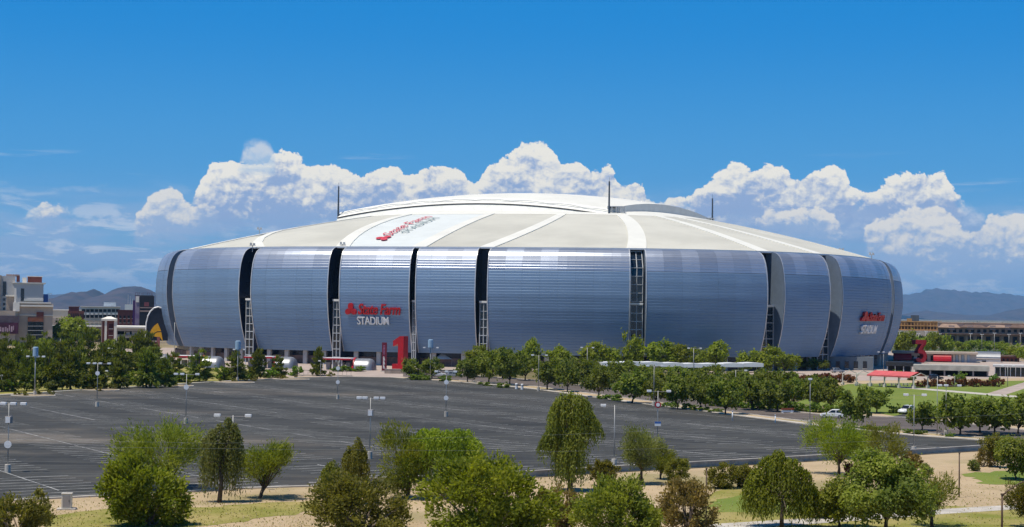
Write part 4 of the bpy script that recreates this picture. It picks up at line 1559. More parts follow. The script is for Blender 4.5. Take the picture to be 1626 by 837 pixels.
gL = 'lamp posts in the parking lot'
lamp_post('tall three headed lamp post with a speaker box at the left lot edge', 12, 751, 641, (-9, 7, 23), gL, extras=(('box', 667), ('disc', 706)))
lamp_post('lamp post with four heads standing in the dusty far left part of the lot', 154, 646, 577, (-15, -5, 4, 18), gL, extras=(('disc', 593),))
lamp_post('lamp post with two heads and a round white sign, left of centre in the lot', 295, 673, 594, (-17, -7, 17), gL, extras=(('disc', 615),))
lamp_post('four headed lamp post with a speaker box above the dark olive weeping tree', 587, 729, 632, (-18, -9, 9, 19), gL, extras=(('box', 656),))
lamp_post('lamp post with two heads below the red number one, in mid lot', 708, 662, 590, (-16, 0, 14), gL, extras=(('disc', 607), ('disc', 632)))
lamp_post('lamp post far back in the lot with small round signs and no visible arms', 536, 634, 573, (), gL, extras=(('disc', 585), ('disc', 607)))
lamp_post('two headed lamp post rising behind the slim grey weeping tree', 368, 779, 660, (-25, 24), gL)
lamp_post('one armed lamp post with its head at left, behind the round bush', 975, 741, 644, (-18,), gL)
lamp_post('lamp post with a red round sign above a blue and white plate', 1044, 708, 621, (-14, 17), gL, extras=(('red', 643), ('plate', 673)))
lamp_post('two headed lamp post at the right end of the lot, before the lawn', 1451, 720, 627, (-13, 16), gL)
gK = 'lamp posts along the lot kerb'
lamp_post('kerb lamp post topped by a pale blue drum, among the pines at far left', 55, 628, 566, (-12, 4, 13), gK, extras=(('drum', 552, 8.5, 14),), r=.15)
lamp_post('kerb lamp post topped by a pale blue drum, left of the second facade gap', 377, 605, 555, (-6, 10), gK, extras=(('drum', 541, 9, 13),), r=.15)
lamp_post('kerb lamp post topped by a pale blue drum, right of the red number one', 683, 602, 552, (-10, 11), gK, extras=(('drum', 540, 8.5, 12),), r=.15)
lamp_post('two headed kerb lamp post among shade trees, left of the tall weeping tree', 855, 621, 564, (-10, 12), gK)
lamp_post('two headed kerb lamp post in front of the middle of the long white canopy', 1038, 645, 581, (-10, 13), gK)
lamp_post('slim kerb lamp post left of the parked white car', 1286, 676, 602, (0,), gK)
lamp_post('three headed kerb lamp post before the lawn at right', 1502, 692, 612, (-10, 0, 21), gK)
lamp_post('thin mast without arms left of the three headed post before the lawn', 1488, 690, 598, (), gK, base=False)
gS = 'small lamp posts around the stadium'
for lab, u, vb, vt, hd in (
        ('small one headed lamp post at the left edge, before the pines', 2, 622, 596, (0,)),
        ('small one headed lamp post before the pines, right of the four headed post', 170, 613, 589, (-1,)),
        ('tall thin lamp post rising out of the pines left of the red gateway sign', 178, 590, 553, (-6,)),
        ('thin lamp post in the pines beside the blue drum at far left', 40, 592, 557, (-7,)),
        ('thin lamp post in the middle of the pine belt with one arm', 95, 580, 538, (7,)),
        ('small lamp post between two single pines left of the drum-topped post', 413, 601, 576, (-1,)),
        ('small lamp post right of the single slim pine before the facade', 509, 598, 573, (-2,)),
        ('two armed lamp post above bright trees, left of the tallest bright tree', 932, 606, 552, (-9, 9)),
        ('two armed lamp post above the right half of the long white canopy', 1101, 606, 553, (-8, 11)),
        ('curved lamp post by the right end of the long white canopy', 1168, 628, 588, (16,)),
        ('two armed lamp post before the dark base at the right of the stadium', 1403, 592, 559, (-8, 0, 10)),
        ('one armed lamp post beside the russet hedge on the lawn', 1516, 615, 597, (-9,)),
        ('two armed lamp post at the right edge before the glass pavilion', 1600, 614, 581, (-8, 9)),
        ('slim tall mast close to the stadium, left of the leftmost facade gap', 276, 590, 512, ())):
    lamp_post(lab, u, vb, vt, hd, gS, base=False, r=.10)
gF = 'far lamp posts before the shopping centre'
for i, (u, vt) in enumerate(((1428, 526), (1458, 530), (1470, 526), (1492, 530), (1541, 530), (1559, 531), (1579, 529), (1602, 531), (1620, 529))):
    lamp_post(f'far lamp post with white heads before the shopping centre at right, {ORD[i]}{" from the left" if i else ""}', u, 560, vt, (-1.5, 2), gF, base=False, r=.16)


def path_post(label, u, vb, vt, m, rad, head=None, name='post'):
    p = G(u, vb)
    k = p[1] / F
    H = (vb - vt) * k
    t = thing(name, label, 'post', (p[0], p[1], 0))
    MB().tube([(0, 0, -.2), (0, 0, H)], [rad, rad * .9], 8).build('shaft', m, t, smooth=True)
    if head == 'lamp':
        MB().box(-.62, .14, -.16, .16, H - .02, H + .12).build('lamp_head', M_BOXG, t, bevel=.04)
    elif head == 'cap':
        MB().tube([(0, 0, H), (0, 0, H + .06)], rad * 1.5, 8).build('cap', m, t)
    elif head == 'arm':
        MB().tube([(0, 0, H - .1), (.5, 0, H + .35), (1.5, 0, H + 1.0), (2.6, 0, H + 1.45)], [rad * .8, rad * .7, rad * .55, rad * .5], 8).build('arm', m, t, smooth=True)
        MB().box(2.5, 3.2, -.16, .16, H + 1.36, H + 1.52).build('lamp_head', M_BOXG, t, bevel=.04)
        MB().tube([(0, 0, H), (0, 0, H + .10)], rad * 1.4, 10).build('cap', m, t)
    return t


path_post('short dark path lamp at the left end of the wide olive bush', 500, 806, 768, M_DARK, .06, 'lamp', 'path_lamp')
path_post('thin rusty post before the brownish olive bush', 1121, 838, 745, M_RUST, .07, 'cap')
path_post('tall brown post on the gravel between two small grey bushes', 1523, 790, 720, M_RUST, .08, 'cap')
path_post('dark street lamp with a rising curved arm in the bottom right corner', 1591, 852, 786, M_RUST, .10, 'arm', 'street_lamp')

p = G(106, 809)
cab = thing('utility_cabinet', 'white utility cabinet on a concrete pad beside the near kerb', 'cabinet', (p[0], p[1], 0), .12)
MB().box(-.85, .85, -.6, .6, -.05, .12).build('pad', M_CONC, cab)
MB().box(-.46, .46, -.34, .34, .12, 1.46).build('case', mat('cabinet_beige', (0.62, 0.58, 0.50), .6, var=.08), cab, bevel=.02)
MB().box(-.50, .50, -.38, .38, 1.462, 1.54).build('lid', M_KERB, cab, bevel=.02)
MB().box(-.34, .36, -.365, -.342, .26, 1.32).build('door', M_BOXG, cab)
MB().box(.22, .27, -.40, -.366, .74, .92).build('handle', M_DARK, cab)


def car(label, u, v, rz, paint, cat='car', group=None, z=0.0, kind='suv'):
    p = G(u, v, z)
    t = thing('parked_car', label, cat, (p[0], p[1], z), rz, group)
    hh = 1.68 if kind == 'suv' else 1.45
    # side outline, front at +x
    lower = [(-2.25, .34), (-2.30, .75), (-2.22, .98), (-1.0, 1.02), (.95, 1.00), (1.95, .86), (2.24, .66), (2.28, .36)]
    cab_ = [(-2.12, .98), (-1.80, hh - .08), (-1.4, hh), (.05, hh - .02), (.95, 1.0)]
    mb = MB()
    w = .90
    n = len(lower)
    mb.add([(x, -w, zz) for x, zz in lower] + [(x, w, zz) for x, zz in lower],
           [tuple(range(n)), tuple(range(2 * n - 1, n - 1, -1))] + [(i, n + i, n + (i + 1) % n, (i + 1) % n) for i in range(n)])
    mb.build('body', paint, t, bevel=.07)
    mb = MB()
    n = len(cab_)
    wi = .72
    mb.add([(x, -(w - .04 if zz < 1.1 else wi), zz) for x, zz in cab_] + [(x, (w - .04 if zz < 1.1 else wi), zz) for x, zz in cab_],
           [tuple(range(n)), tuple(range(2 * n - 1, n - 1, -1))] + [(i, n + i, n + (i + 1) % n, (i + 1) % n) for i in range(n)])
    mb.build('cabin', paint, t, bevel=.05)
    for s in (-1, 1):
        for (xa, xb, xc, xd) in ((-1.72, -.78, -.78, -1.55), (-.66, .70, .02, -.66)):
            MB().add([(xa, s * .865, 1.06), (xb, s * .865, 1.06), (xc, s * .765, hh - .14), (xd, s * .765, hh - .14)], [(0, 1, 2, 3)]).build('side_window', M_GLASSD, t)
        for x in (-1.42, 1.42):
            wh = MB().tube([(x, s * .70, .34), (x, s * .93, .34)], .34, 18).build('wheel', M_TYRE, t)
            MB().tube([(x, s * .931, .34), (x, s * .945, .34)], .20, 12).build('rim', M_POLE, wh)
        MB().box(2.12, 2.27, s * .62 - .18, s * .62 + .18, .64, .76).build('headlight', M_LAMPW, t)
        MB().box(-2.31, -2.2, s * .70 - .12, s * .70 + .12, .74, .95).build('tail_light', M_RED, t)
    MB().add([(.22, -.66, hh - .06), (.22, .66, hh - .06), (.90, .76, 1.06), (.90, -.76, 1.06)], [(0, 1, 2, 3)]).build('windscreen', M_GLASSD, t).location = (.035, 0, .03)
    MB().add([(-1.86, -.66, hh - .14), (-1.86, .66, hh - .14), (-2.11, .78, 1.06), (-2.11, -.78, 1.06)], [(3, 2, 1, 0)]).build('rear_window', M_GLASSD, t).location = (-.035, 0, .02)
    return t


car('white car driving on the road behind the round tree, before the lawn', 1322, 664, math.pi - .32, M_CARW)
car('white car coming out of the side road beside the lawn', 1440, 657, math.pi + .9, M_CARW)
M_SILV = mat('silver_car_paint', (0.42, 0.44, 0.46), .25, metal=.4, var=.02)
M_DARKC = mat('dark_car_paint', (0.03, 0.035, 0.05), .25, var=.02)
car('white pickup height car parked right of the drum-topped kerb lamp', 697, 598, .1, M_CARW)
car('dark car parked left of the drum-topped kerb lamp, right of the red number one', 662, 598, .1, M_DARKC)
car('silver car parked right of the white one beside the road at mid picture', 722, 599, .05, M_SILV)
car('white car parked by the left end of the russet shrubs at right', 1256, 602, 2.6, M_CARW)
car('pale car standing before the dark base at the right of the stadium', 1330, 592, .3, M_SILV)
car('dark car standing under the low pavilion roof at right', 1486, 603, .2, M_DARKC)

# bollards, barrier, small signs
for lab, u, v in (('left one of two white bollards at the kerb, left of the tall weeping tree', 820, 618), ('right one of two white bollards at the kerb, left of the tall weeping tree', 829, 619)):
    p = G(u, v)
    t = thing('bollard', lab, 'bollard', (p[0], p[1], 0), 0, 'white bollards at the kerb')
    MB().tube([(0, 0, 0), (0, 0, 1.35), (0, 0, 1.45)], [.34, .34, .2], 12).build('shaft', M_LAMPW, t)
    MB().tube([(0, 0, .9), (0, 0, 1.1)], .352, 12).build('band', M_BOXG, t)
p = G(1250, 656)
t = thing('road_barrier', 'orange and white road barrier beside the road, left of the white car', 'barrier', (p[0], p[1], 0), .5)
for x in (-1.1, 1.1):
    MB().box(x - .08, x + .08, -.35, .35, 0, .1).box(x - .05, x + .05, -.05, .05, .1, 1.0).build('leg', M_LAMPW, t)
MB().box(-1.5, 1.5, -.09, -.055, .62, 1.0).build('board', mat('orange_paint', (.62, .13, .04), .5, var=.1), t)
MB().box(-1.5, 1.5, -.09, -.055, .2, .5).build('board', M_LAMPW, t)
for lab, u, vb, vt in (('thin white gate post on the kerb, left of the other one', 1163, 668, 653), ('thin white gate post on the kerb, below the orange barrier', 1231, 672, 659)):
    path_post(lab, u, vb, vt, M_LAMPW, .11, 'cap', 'gate_post')

# power lines strung across the foreground
M_WIRE = mat('grey_wire', (0.28, 0.30, 0.27), 0.5, metal=.2, var=.05)
for lab, pts in (('upper power line crossing the foreground from left to right', ((-300, 692, 118), (350, 704, 121), (905, 690, 124), (2000, 640, 128))),
                 ('lower power line crossing the foreground from left to right', ((-300, 704, 112), (400, 713, 115), (905, 717, 118), (2000, 680, 122)))):
    P_ = [Vector(AT(*q)) for q in pts]
    us = np.linspace(-300, 2000, 40)
    co = [np.interp(us, [q[0] for q in pts], [p_[i] for p_ in P_]) for i in range(3)]
    ww = MB().tube([tuple(c) for c in zip(*co)], .007, 4)
    tag(ww.build('power_line', M_WIRE), lab, 'wire', 'power lines')

# ------------------------------------------------------------------ gates and signs at the stadium
p = G(637, 588)
one = thing('number_sign', 'giant red number one sign standing before the facade', 'sign', (p[0], p[1], 0), R_(-24))
k = p[1] / F
h = 54 * k
poly = [(-2.6, 0), (2.5, 0), (2.5, 2.0), (1.6, 2.0), (1.6, h), (.15, h), (-2.35, h * .86), (-2.35, h * .70), (-.45, h * .775), (-.45, 2.0), (-2.6, 2.0)]
mb = MB().prism(poly, 0, 3.2)
mb.v = [(x * .96, 1.6 - z, y) for x, y, z in mb.v]
mb.build('numeral', M_RED, one)
MB().box(-3.2, 3.2, -2.7, 2.7, -.1, .35).build('plinth', M_CONC, one)
p = G(1462, 577)
thr = thing('number_sign', 'giant red number three sign standing at the right of the stadium', 'sign', (p[0], p[1], 0), R_(20))
h = 37 * p[1] / F
a = h / 10.0
arc_o = [(0.2 + 2.9 * math.cos(t), 3.0 + 3.0 * math.sin(t)) for t in np.linspace(R_(100), R_(-160), 18)]
arc_i = [(0.2 + 1.2 * math.cos(t), 3.0 + 1.25 * math.sin(t)) for t in np.linspace(R_(-150), R_(110), 14)]
poly = [(-2.7, 10), (2.8, 10), (2.8, 8.4), (.6, 5.75)] + arc_o + arc_i + [(-1.5, 4.3), (-1.5, 5.2), (.4, 8.2), (-2.7, 8.2)]
bm = bmesh.new()
vs = [bm.verts.new((x * a, 0, y * a)) for x, y in poly]
fc = bm.faces.new(vs)
ex_ = bmesh.ops.extrude_face_region(bm, geom=[fc])
bmesh.ops.translate(bm, verts=[e for e in ex_['geom'] if isinstance(e, bmesh.types.BMVert)], vec=(0, 2.6, 0))
bmesh.ops.triangulate(bm, faces=[f_ for f_ in bm.faces if len(f_.verts) > 4])
bmesh.ops.recalc_face_normals(bm, faces=bm.faces)
me = bpy.data.meshes.new('numeral')
bm.to_mesh(me)
me.materials.append(M_RED)
link(bpy.data.objects.new('numeral', me), thr)
MB().box(-3.4, 3.4, -.5, 3.1, -.1, .3).build('plinth', M_CONC, thr)

p = G(610, 590)
k = p[1] / F
py = thing('pylon_sign', 'slim dark red pylon sign left of the giant red number one', 'sign', (p[0], p[1], 0), R_(-8))
MB().box(-.72, .72, -.4, .4, 0.3, 46 * k).build('panel', mat('maroon_paint', (.15, .012, .03), .45, var=.1), py)
MB().box(-1.0, 1.0, -.6, .6, -.1, .3).build('plinth', M_CONC, py)
mk = MB()
for i in range(9):
    mk.box(-.32, .30 - .1 * (i % 3), -.44, -.41, 1.0 + i * .42, 1.26 + i * .42)
mk.build('lettering', M_LAMPW, py)
mk = MB()
for i in range(7):
    mk.box(-.30, .28 - .1 * (i % 2), -.44, -.41, 5.4 + i * .42, 5.6 + i * .42)
mk.build('lettering', mat('pale_purple_print', (.35, .16, .28), .6), py)

M_BARREL = mat('silver_barrel_metal', (.27, .28, .30), .42, metal=.5, var=.05)


def gate_canopy(label, u, vb, first=None):
    p = G(u, vb)
    t = thing('gate_canopy', label, 'canopy', (p[0], p[1], 0), R_(-10), 'barrel gate canopies before the facade')
    Rr = 3.7
    rows = []
    for i in range(13):
        x = -5.5 + i * .5
        f_ = 1.0 if i < 9 else math.sqrt(max(0.02, 1 - ((i - 9) / 3.4) ** 2)) * .5 + .5
        rows.append([(x, -Rr * math.cos(q) * f_, Rr * math.sin(q) * f_) for q in np.linspace(0, math.pi, 15)])
    sh = MB().grid(rows, 0)
    sh.f.append(tuple(range(12 * 15, 13 * 15)))
    sh.m.append(0)
    sh.build('barrel_shell', M_BARREL, t, smooth=True)
    ring_ = MB().grid([[(x, -q_ * math.cos(q), q_ * math.sin(q)) for q in np.linspace(0, math.pi, 15)] for x, q_ in ((-6.0, Rr - .3), (-6.0, Rr + .25), (-5.4, Rr + .25), (-5.4, Rr - .3))], 0)
    ring_.build('red_rim', M_RED, t)
    MB().box(-15.5, -6.02, -4.0, 2.0, Rr - .35, Rr + .1).build('flat_roof', M_LAMPW, t)
    MB().box(-15.6, -6.02, -4.15, -4.01, Rr - .5, Rr - .02).build('red_fascia', M_RED, t)
    for x in (-15.2, -12.2, -9.2):
        MB().tube([(x, -3.7, 0), (x, -3.7, Rr - .36)], .13, 8).build('post', M_LAMPW, t)
    for k_ in range(4):
        MB().box(-15 + k_ * 2.2, -13.7 + k_ * 2.2, -1.6, .4, 0, 2.3).build('turnstile', M_BOXG, t)
    return t


for lab, u, vb in (('silver barrel gate canopy with red rim, right of the single slim pine', 592, 588), ('silver barrel gate canopy partly behind the single pines at mid left', 467, 585),
                   ('silver barrel gate canopy left of the drum-topped kerb lamp', 351, 584), ('silver barrel gate canopy nearest the leftmost facade gap', 268, 580)):
    gate_canopy(lab, u, vb)

# low wall and railing before the gates, tents by the number one
p = G(455, 596)
ln_ = thing('railing', 'dark railing on a low wall before the gate canopies', 'railing', (p[0], p[1], 0), R_(-4))
for i in range(16):
    MB().box(i * 1.25 - .03, i * 1.25 + .03, -.03, .03, .3, 1.5).build('baluster', M_DARK, ln_)
MB().box(-.2, 19.0, -.04, .04, 1.5, 1.58).build('top_rail', M_DARK, ln_)
MB().box(-.4, 19.2, -.2, .2, -.1, .3).build('low_wall', M_CONC, ln_)
p = G(668, 594)
lw = thing('low_wall', 'low tan wall across the plaza below the red number one', 'wall', (p[0], p[1], 0), R_(-3))
for i in range(10):
    MB().box(-11 + i * 2.2 + .02, -11 + (i + 1) * 2.2 - .02, -.2, .2, -.1, 1.3).build('block', mat('tan_block', (.36, .29, .24), .85, var=.12), lw)
    MB().box(-11 + i * 2.2 + .02, -11 + (i + 1) * 2.2 - .02, -.27, .27, 1.304, 1.42).build('coping', M_KERB, lw)
for lab, u, vb in (('white peaked tent beside the foot of the facade, right of the number one', 702, 582), ('smaller white peaked tent right of the other tent', 722, 581)):
    p = G(u, vb)
    t = thing('tent', lab, 'tent', (p[0], p[1], 0), .2, 'white tents at the facade')
    MB().add([(-3, -3, 2.6), (3, -3, 2.6), (3, 3, 2.6), (-3, 3, 2.6), (0, 0, 4.6)], [(0, 1, 4), (1, 2, 4), (2, 3, 4), (3, 0, 4), (3, 2, 1, 0)]).build('tent_roof', M_LAMPW, t)
    for x, y in ((-2.9, -2.9), (2.9, -2.9), (2.9, 2.9), (-2.9, 2.9)):
        MB().tube([(x, y, 0), (x, y, 2.62)], .07, 6).build('leg', M_POLE, t)

# long white canopy
p0, p1 = G(952, 604), G(1207, 606)
d = Vector((p1[0] - p0[0], p1[1] - p0[1], 0))
L = d.length
cn = thing('long_canopy', 'long low white canopy on thin posts before the right half of the facade', 'canopy', (p0[0], p0[1], 0), math.atan2(d.y, d.x))
n = 8
for i in range(n):
    mb = MB()
    za = 4.75 + .18 * math.sin(i * 1.1)
    mb.prism([(0, za - .62), (L / n - .05, za - .62), (L / n - .05, za + .42), (L / n * .5, za + .58), (0, za + .42)], -3.6, 3.6)
    mb.v = [(x + i * L / n, z, y) for x, y, z in mb.v]
    mb.build('roof_bay', M_LAMPW, cn)
for i in range(n + 1):
    for y in (-2.6, 2.6):
        MB().tube([(min(max(i * L / n, .3), L - .4), y, 0), (min(max(i * L / n, .3), L - .4), y, 4.3)], .14, 8).build('post', M_POLE, cn)

# red shade tent on the lawn, with its bare frame bays
p = G(1349, 611)
q = G(1462, 617)
d = Vector((q[0] - p[0], q[1] - p[1], 0))
L = d.length
pv = thing('shade_structure', 'shade structure with a red fabric roof and white posts on the lawn', 'shade structure', (p[0], p[1], 0), math.atan2(d.y, d.x))
M_TENT = mat('red_fabric', (.56, .105, .110), .8, var=.08)
M_PVP = mat('pale_post', (.58, .55, .47), .7, var=.06)
nb_ = 5
for i in range(nb_ + 1):
    x = L * i / nb_
    for y in (-3, 3):
        MB().tube([(x, y, 0), (x, y, 3.2)], .16, 8).build('post', M_PVP, pv)
        MB().box(x - .35, x + .35, y - .35, y + .35, 0, .75).build('post_base', M_PVP, pv)
    MB().tube([(x, -3, 3.2), (x, 0, 4.1), (x, 3, 3.2)], .10, 6).build('truss', M_PVP, pv)
    if i < nb_:
        for y in (-3, 3):
            MB().tube([(x, y, 3.2), (x + L / nb_, y, 3.2)], .09, 6).build('beam', M_PVP, pv)
            MB().tube([(x, y, 2.2), (x + .9, y, 3.15)], .06, 6).build('brace', M_PVP, pv)
for i in (2, 3, 4):
    x0, x1 = L * i / nb_ - .8, L * (i + 1) / nb_ - .83
    MB().add([(x0, -3.5, 3.25), (x1, -3.5, 3.25), (x1, 0, 4.35), (x0, 0, 4.35), (x0, 3.5, 3.25), (x1, 3.5, 3.25)], [(0, 1, 2, 3), (3, 2, 5, 4)]).build('fabric_roof', M_TENT, pv)
    MB().box(x0, x1, -3.52, -3.505, 2.85, 3.25).build('valance', M_TENT, pv)
for i in range(5):
    p = G(1362 + i * 19, 613)
    t = thing('picnic_table', f'pale picnic table under the shade structure, {ORD[i]}{" from the left" if i else ""}', 'table', (p[0], p[1], 0), .2, 'picnic tables')
    MB().box(-.9, .9, -.4, .4, .72, .8).build('top', M_PVP, t)
    MB().box(-.9, .9, -.95, -.65, .42, .48).build('bench', M_PVP, t)
    MB().box(-.9, .9, .65, .95, .42, .48).build('bench', M_PVP, t)
    for x in (-.6, .6):
        MB().box(x - .06, x + .06, -.9, .9, .3, .41).box(x - .08, x + .08, -.2, .2, 0, .72).build('leg', M_PVP, t)

# ------------------------------------------------------------------ buildings
M_BGREY = mat('grey_stucco', (.56, .55, .54), .9, var=.05, scale=.1)
M_BCREAM = mat('cream_stucco', (.72, .64, .50), .9, var=.06, scale=.1)
M_BWHITE = mat('white_stucco', (.80, .77, .70), .9, var=.04, scale=.1)
M_BTAN = mat('tan_stucco', (.48, .40, .33), .9, var=.08, scale=.1)
M_BBRICK = mat('red_brick', (.20, .065, .05), .9, var=.15, scale=.3)
M_BPINK = mat('pinkish_stucco', (.38, .28, .25), .9, var=.08, scale=.1)
M_BTIMB = mat('raw_timber', (.50, .26, .085), .8, var=.15, scale=.3)
M_BROOF = mat('shingle_roof', (.15, .095, .07), .9, var=.15, scale=.3)
M_BROOF2 = mat('tan_tile_roof', (.30, .205, .15), .9, var=.12, scale=.3)
M_WIN = mat('dark_window', (.012, .020, .035), .12, var=.2, spec=.6)
M_OPEN = mat('dark_opening', (.018, .018, .020), .8, var=.2)
M_PURPLE = mat('purple_sign', (.085, .018, .050), .5, var=.2, scale=.5)


class Bld:
    """a building facing the camera: boxes given by photograph pixels at one distance"""
    def __init__(self, name, label, cat, u, Y, rz=0.0):
        self.Y, self.k = Y, Y / F
        p = AT(u, 560, Y)
        self.x0 = p[0]
        self.u0 = u
        self.rz = rz
        self.t = thing(name, label, cat, (p[0], Y, 0), rz - math.atan2(p[0], Y))

    def X(self, u):
        return (u - self.u0) * self.k

    def Z(self, v, u=None):
        return max(0.0, AT(u if u is not None else self.u0, v, self.Y)[2])

    def box(self, nm, u0, u1, vt, vb, y0, y1, m, **kw):
        um = (u0 + u1) / 2
        zb = 0.0 if vb is None else self.Z(vb, um)
        return MB().box(self.X(u0), self.X(u1), y0, y1, zb if vb is not None else -.2, self.Z(vt, um)).build(nm, m, self.t, **kw)

    def windows(self, u0, u1, nu, v0, v1, nv, m=None, fu=.6, fv=.6, y=0.0, nm='window', proud=.12):
        m = m or M_WIN
        for i in range(nu):
            for j_ in range(nv):
                uc = u0 + (u1 - u0) * (i + .5) / nu
                vc = v0 + (v1 - v0) * (j_ + .5) / nv
                du, dv = (u1 - u0) / nu * fu / 2, (v1 - v0) / nv * fv / 2
                f_ = self.box(nm, uc - du, uc + du, vc - dv, vc + dv, y - proud, y + .02, m)
                if du * 2 > 2.2:
                    fr = MB()
                    xa, xb, za, zb = self.X(uc - du), self.X(uc + du), self.Z(vc + dv, uc), self.Z(vc - dv, uc)
                    fr.box(xa - .12, xb + .12, y - proud - .16, y - proud - .002, za - .2, za)
                    fr.build('sill', M_BGREY, f_)


b = Bld('hotel_tower', 'pale grey hotel block with a red rooftop box at the far left edge', 'building', 30, 860)
b.box('wall', -40, 22, 438, None, 2, 34, M_BGREY)
b.box('wall', 20, 65.5, 450, None, 0, 30, M_BGREY)
b.box('parapet', 18.5, 69, 448.6, 450, -.8, 30.6, M_BWHITE)
b.box('brown_wing', -42, 1, 437, None, 0, 1.98, M_BTAN)
b.box('rooftop_box', 41, 63, 439.3, 448.6, 4, 16, M_BBRICK)
b.box('rooftop_cap', 40, 64, 438.2, 439.2, 3.4, 16.6, M_BWHITE)
b.box('stair_head', 33, 39.5, 440.5, 448.6, 5, 12, M_BWHITE)
b.box('penthouse', 8, 28.5, 435.5, 438, 4, 22, M_BPINK)
b.box('balcony_stack', 24, 29, 438.2, 447.8, -1.2, 1.9, M_BBRICK)
b.windows(31, 36, 1, 458, 478, 1, fu=1, fv=1)
b.windows(3.5, 8.5, 1, 447, 470, 1, fu=1, fv=1, y=2)
b.windows(3, 9, 1, 472, 494, 3, fu=.6, fv=.55, y=2)
b.windows(-6, 0.6, 1, 443, 510, 9, fu=.5, fv=.5, y=0)
b.box('ledge', 36, 65.5, 475, 478.2, -.6, -.02, M_BWHITE)
b.box('glass_wing', 66, 73, 467, None, 4, 20, M_BLUES)
b.box('canopy_fin', 72.5, 79, 466, 467, 4, 8, M_BGREY)

b = Bld('shop_building', 'cream shop building with a tall dark glass entrance at the left edge', 'building', 40, 800)
b.box('wall', 24, 81, 482, None, 0, 30, M_BTAN)
b.box('cornice', 22, 78, 479.8, 481.8, -1.0, 20, M_BWHITE)
b.box('cornice', 22.5, 81.5, 484.5, 487, -1.2, -.02, M_BWHITE)
b.box('trim', 30, 81.5, 500, 501.2, -.5, -.02, M_BWHITE)
b.box('fin_wall', 21.5, 24.5, 457.5, 482, -1.4, 8, M_BWHITE)
b.box('porch', 20, 30, 480, 494.5, -1.8, -.02, M_BWHITE)
b.box('porch_opening', 23, 27, 495, 503, -1.0, -.05, M_BCREAM)
b.box('upper_block', 9, 23, 471, None, 6, 20, M_BTAN)
b.box('upper_cap', 8, 23.2, 468.4, 470.8, 5, 20.4, M_BWHITE)
b.box('glass_front', 43, 67, 511, None, -.5, -.03, M_WIN)
b.windows(43, 67, 6, 511, 532, 3, M_PANE, .82, .86, y=-.5, nm='window_pane')
b.box('lintel', 43, 67, 503.5, 510.8, -.6, -.03, mat('copper_brown', (.26, .10, .06), .8))
b.box('red_niche', 56, 67, 495.5, 503.2, -.7, -.03, M_BBRICK)
b.box('side_wall', -40, 23.9, 493.5, None, -3, -.0, M_BTAN)
b.box('slate_wall', -40, 30, 501, 512, -3.5, -3.05, mat('slate_purple', (.12, .095, .12), .8))  # dark slate purple band of wall above the sign
b.box('sign_board', -40, 29, 512, 529.5, -3.9, -3.1, M_PURPLE)
sg = MB()
for i, (a_, c_, t_, e_) in enumerate(((0, 3, 519, 526), (4, 7.5, 520, 526.5), (8.5, 11, 519, 526), (11.8, 13.5, 521, 527), (14.5, 16, 516, 526), (17.5, 20, 518, 526.5), (21, 22.2, 517, 524), (-6, -1.5, 519, 526), (-12, -8, 519, 526))):
    sg.box(b.X(a_), b.X(c_), -4.05, -3.92, b.Z(e_, 10), b.Z(t_, 10))
sg.build('lettering', mat('pale_pink_print', (.50, .34, .40), .6), b.t)

b = Bld('long_cream_hall', 'long plain cream wall building right of the shop building', 'building', 94, 1150)
b.box('wall', 79, 109, 493.2, None, 0, 30, M_BCREAM)
b.box('roof_edge', 78.5, 109.5, 491.8, 493, -.6, 30.4, M_BWHITE)
b.box('lower_wall', 79, 109, 505, None, -2, -.02, M_BTAN)
b = Bld('brick_building', 'dark red brick building left of the cream parking deck', 'building', 118, 1080)
b.box('wall', 107, 132, 494, None, 0, 22, M_BBRICK)
b.box('upper_floor', 108, 124, 487.2, 494, 3, 20, M_BBRICK)
b.box('parapet', 107.2, 124.6, 486.4, 487.1, 2.6, 20.4, M_BPINK)
b.windows(108, 124, 5, 496, 506, 1, M_OPEN, .5, .7)
b.windows(125, 132, 2, 497, 506, 1, M_OPEN, .5, .7)
b = Bld('parking_deck', 'cream two storey parking deck with rows of dark openings', 'building', 158, 1120)
b.box('wall', 128, 189, 487.6, None, 0, 40, M_BCREAM)
b.box('roof_slab', 127, 189, 486.4, 487.5, -.8, 40, M_BWHITE)
b.windows(129, 188, 9, 490.5, 496, 1, M_OPEN, .80, .8, nm='opening')
b.windows(129, 188, 9, 499.5, 505.5, 1, M_OPEN, .80, .8, nm='opening')
b.windows(129, 188, 9, 496.4, 499.4, 1, M_BWHITE, .55, .9, nm='spandrel', proud=.3)
b.windows(129, 188, 9, 508, 513, 1, M_BTAN, .75, .8, nm='opening')
b.box('rooftop_unit', 163, 182, 480, 486, 8, 20, mat('pale_blue_grey', (.40, .47, .54), .6))
b = Bld('brick_building', 'reddish brick building between the parking deck and the dark billboard', 'building', 200, 1000)
b.box('wall', 186, 214, 493.5, None, 0, 20, M_BBRICK)
b.box('cornice', 185.5, 214.5, 492.2, 493.4, -.6, 20, mat('dark_red_trim', (.11, .03, .03), .8))
b.windows(187, 213, 4, 500, 514, 2, M_OPEN, .45, .6)
b = Bld('tan_wall_building', 'low pinkish wall building behind the pines at left', 'building', 120, 900)
b.box('wall', 80, 168, 519, None, 0, 14, M_BPINK)
b.box('roof_edge', 79.5, 168, 517.4, 518.9, -.6, 14, M_BWHITE)
b = Bld('brick_tower', 'short brick tower with white corners and a white cap', 'tower', 172, 760)
b.box('wall', 161, 184, 509.5, None, 0, 6.6, M_BBRICK)
b.box('corner_pier', 165.5, 169, 509.5, None, -.3, -.02, M_BWHITE)
b.box('corner_pier', 180, 184.3, 509.5, None, -.3, -.02, M_BWHITE)
b.box('corner_pier', 160.5, 162, 509.5, None, -.3, -.02, M_BPINK)
b.box('cap', 160, 184.6, 506.5, 509.4, -.6, 7.2, M_BWHITE)
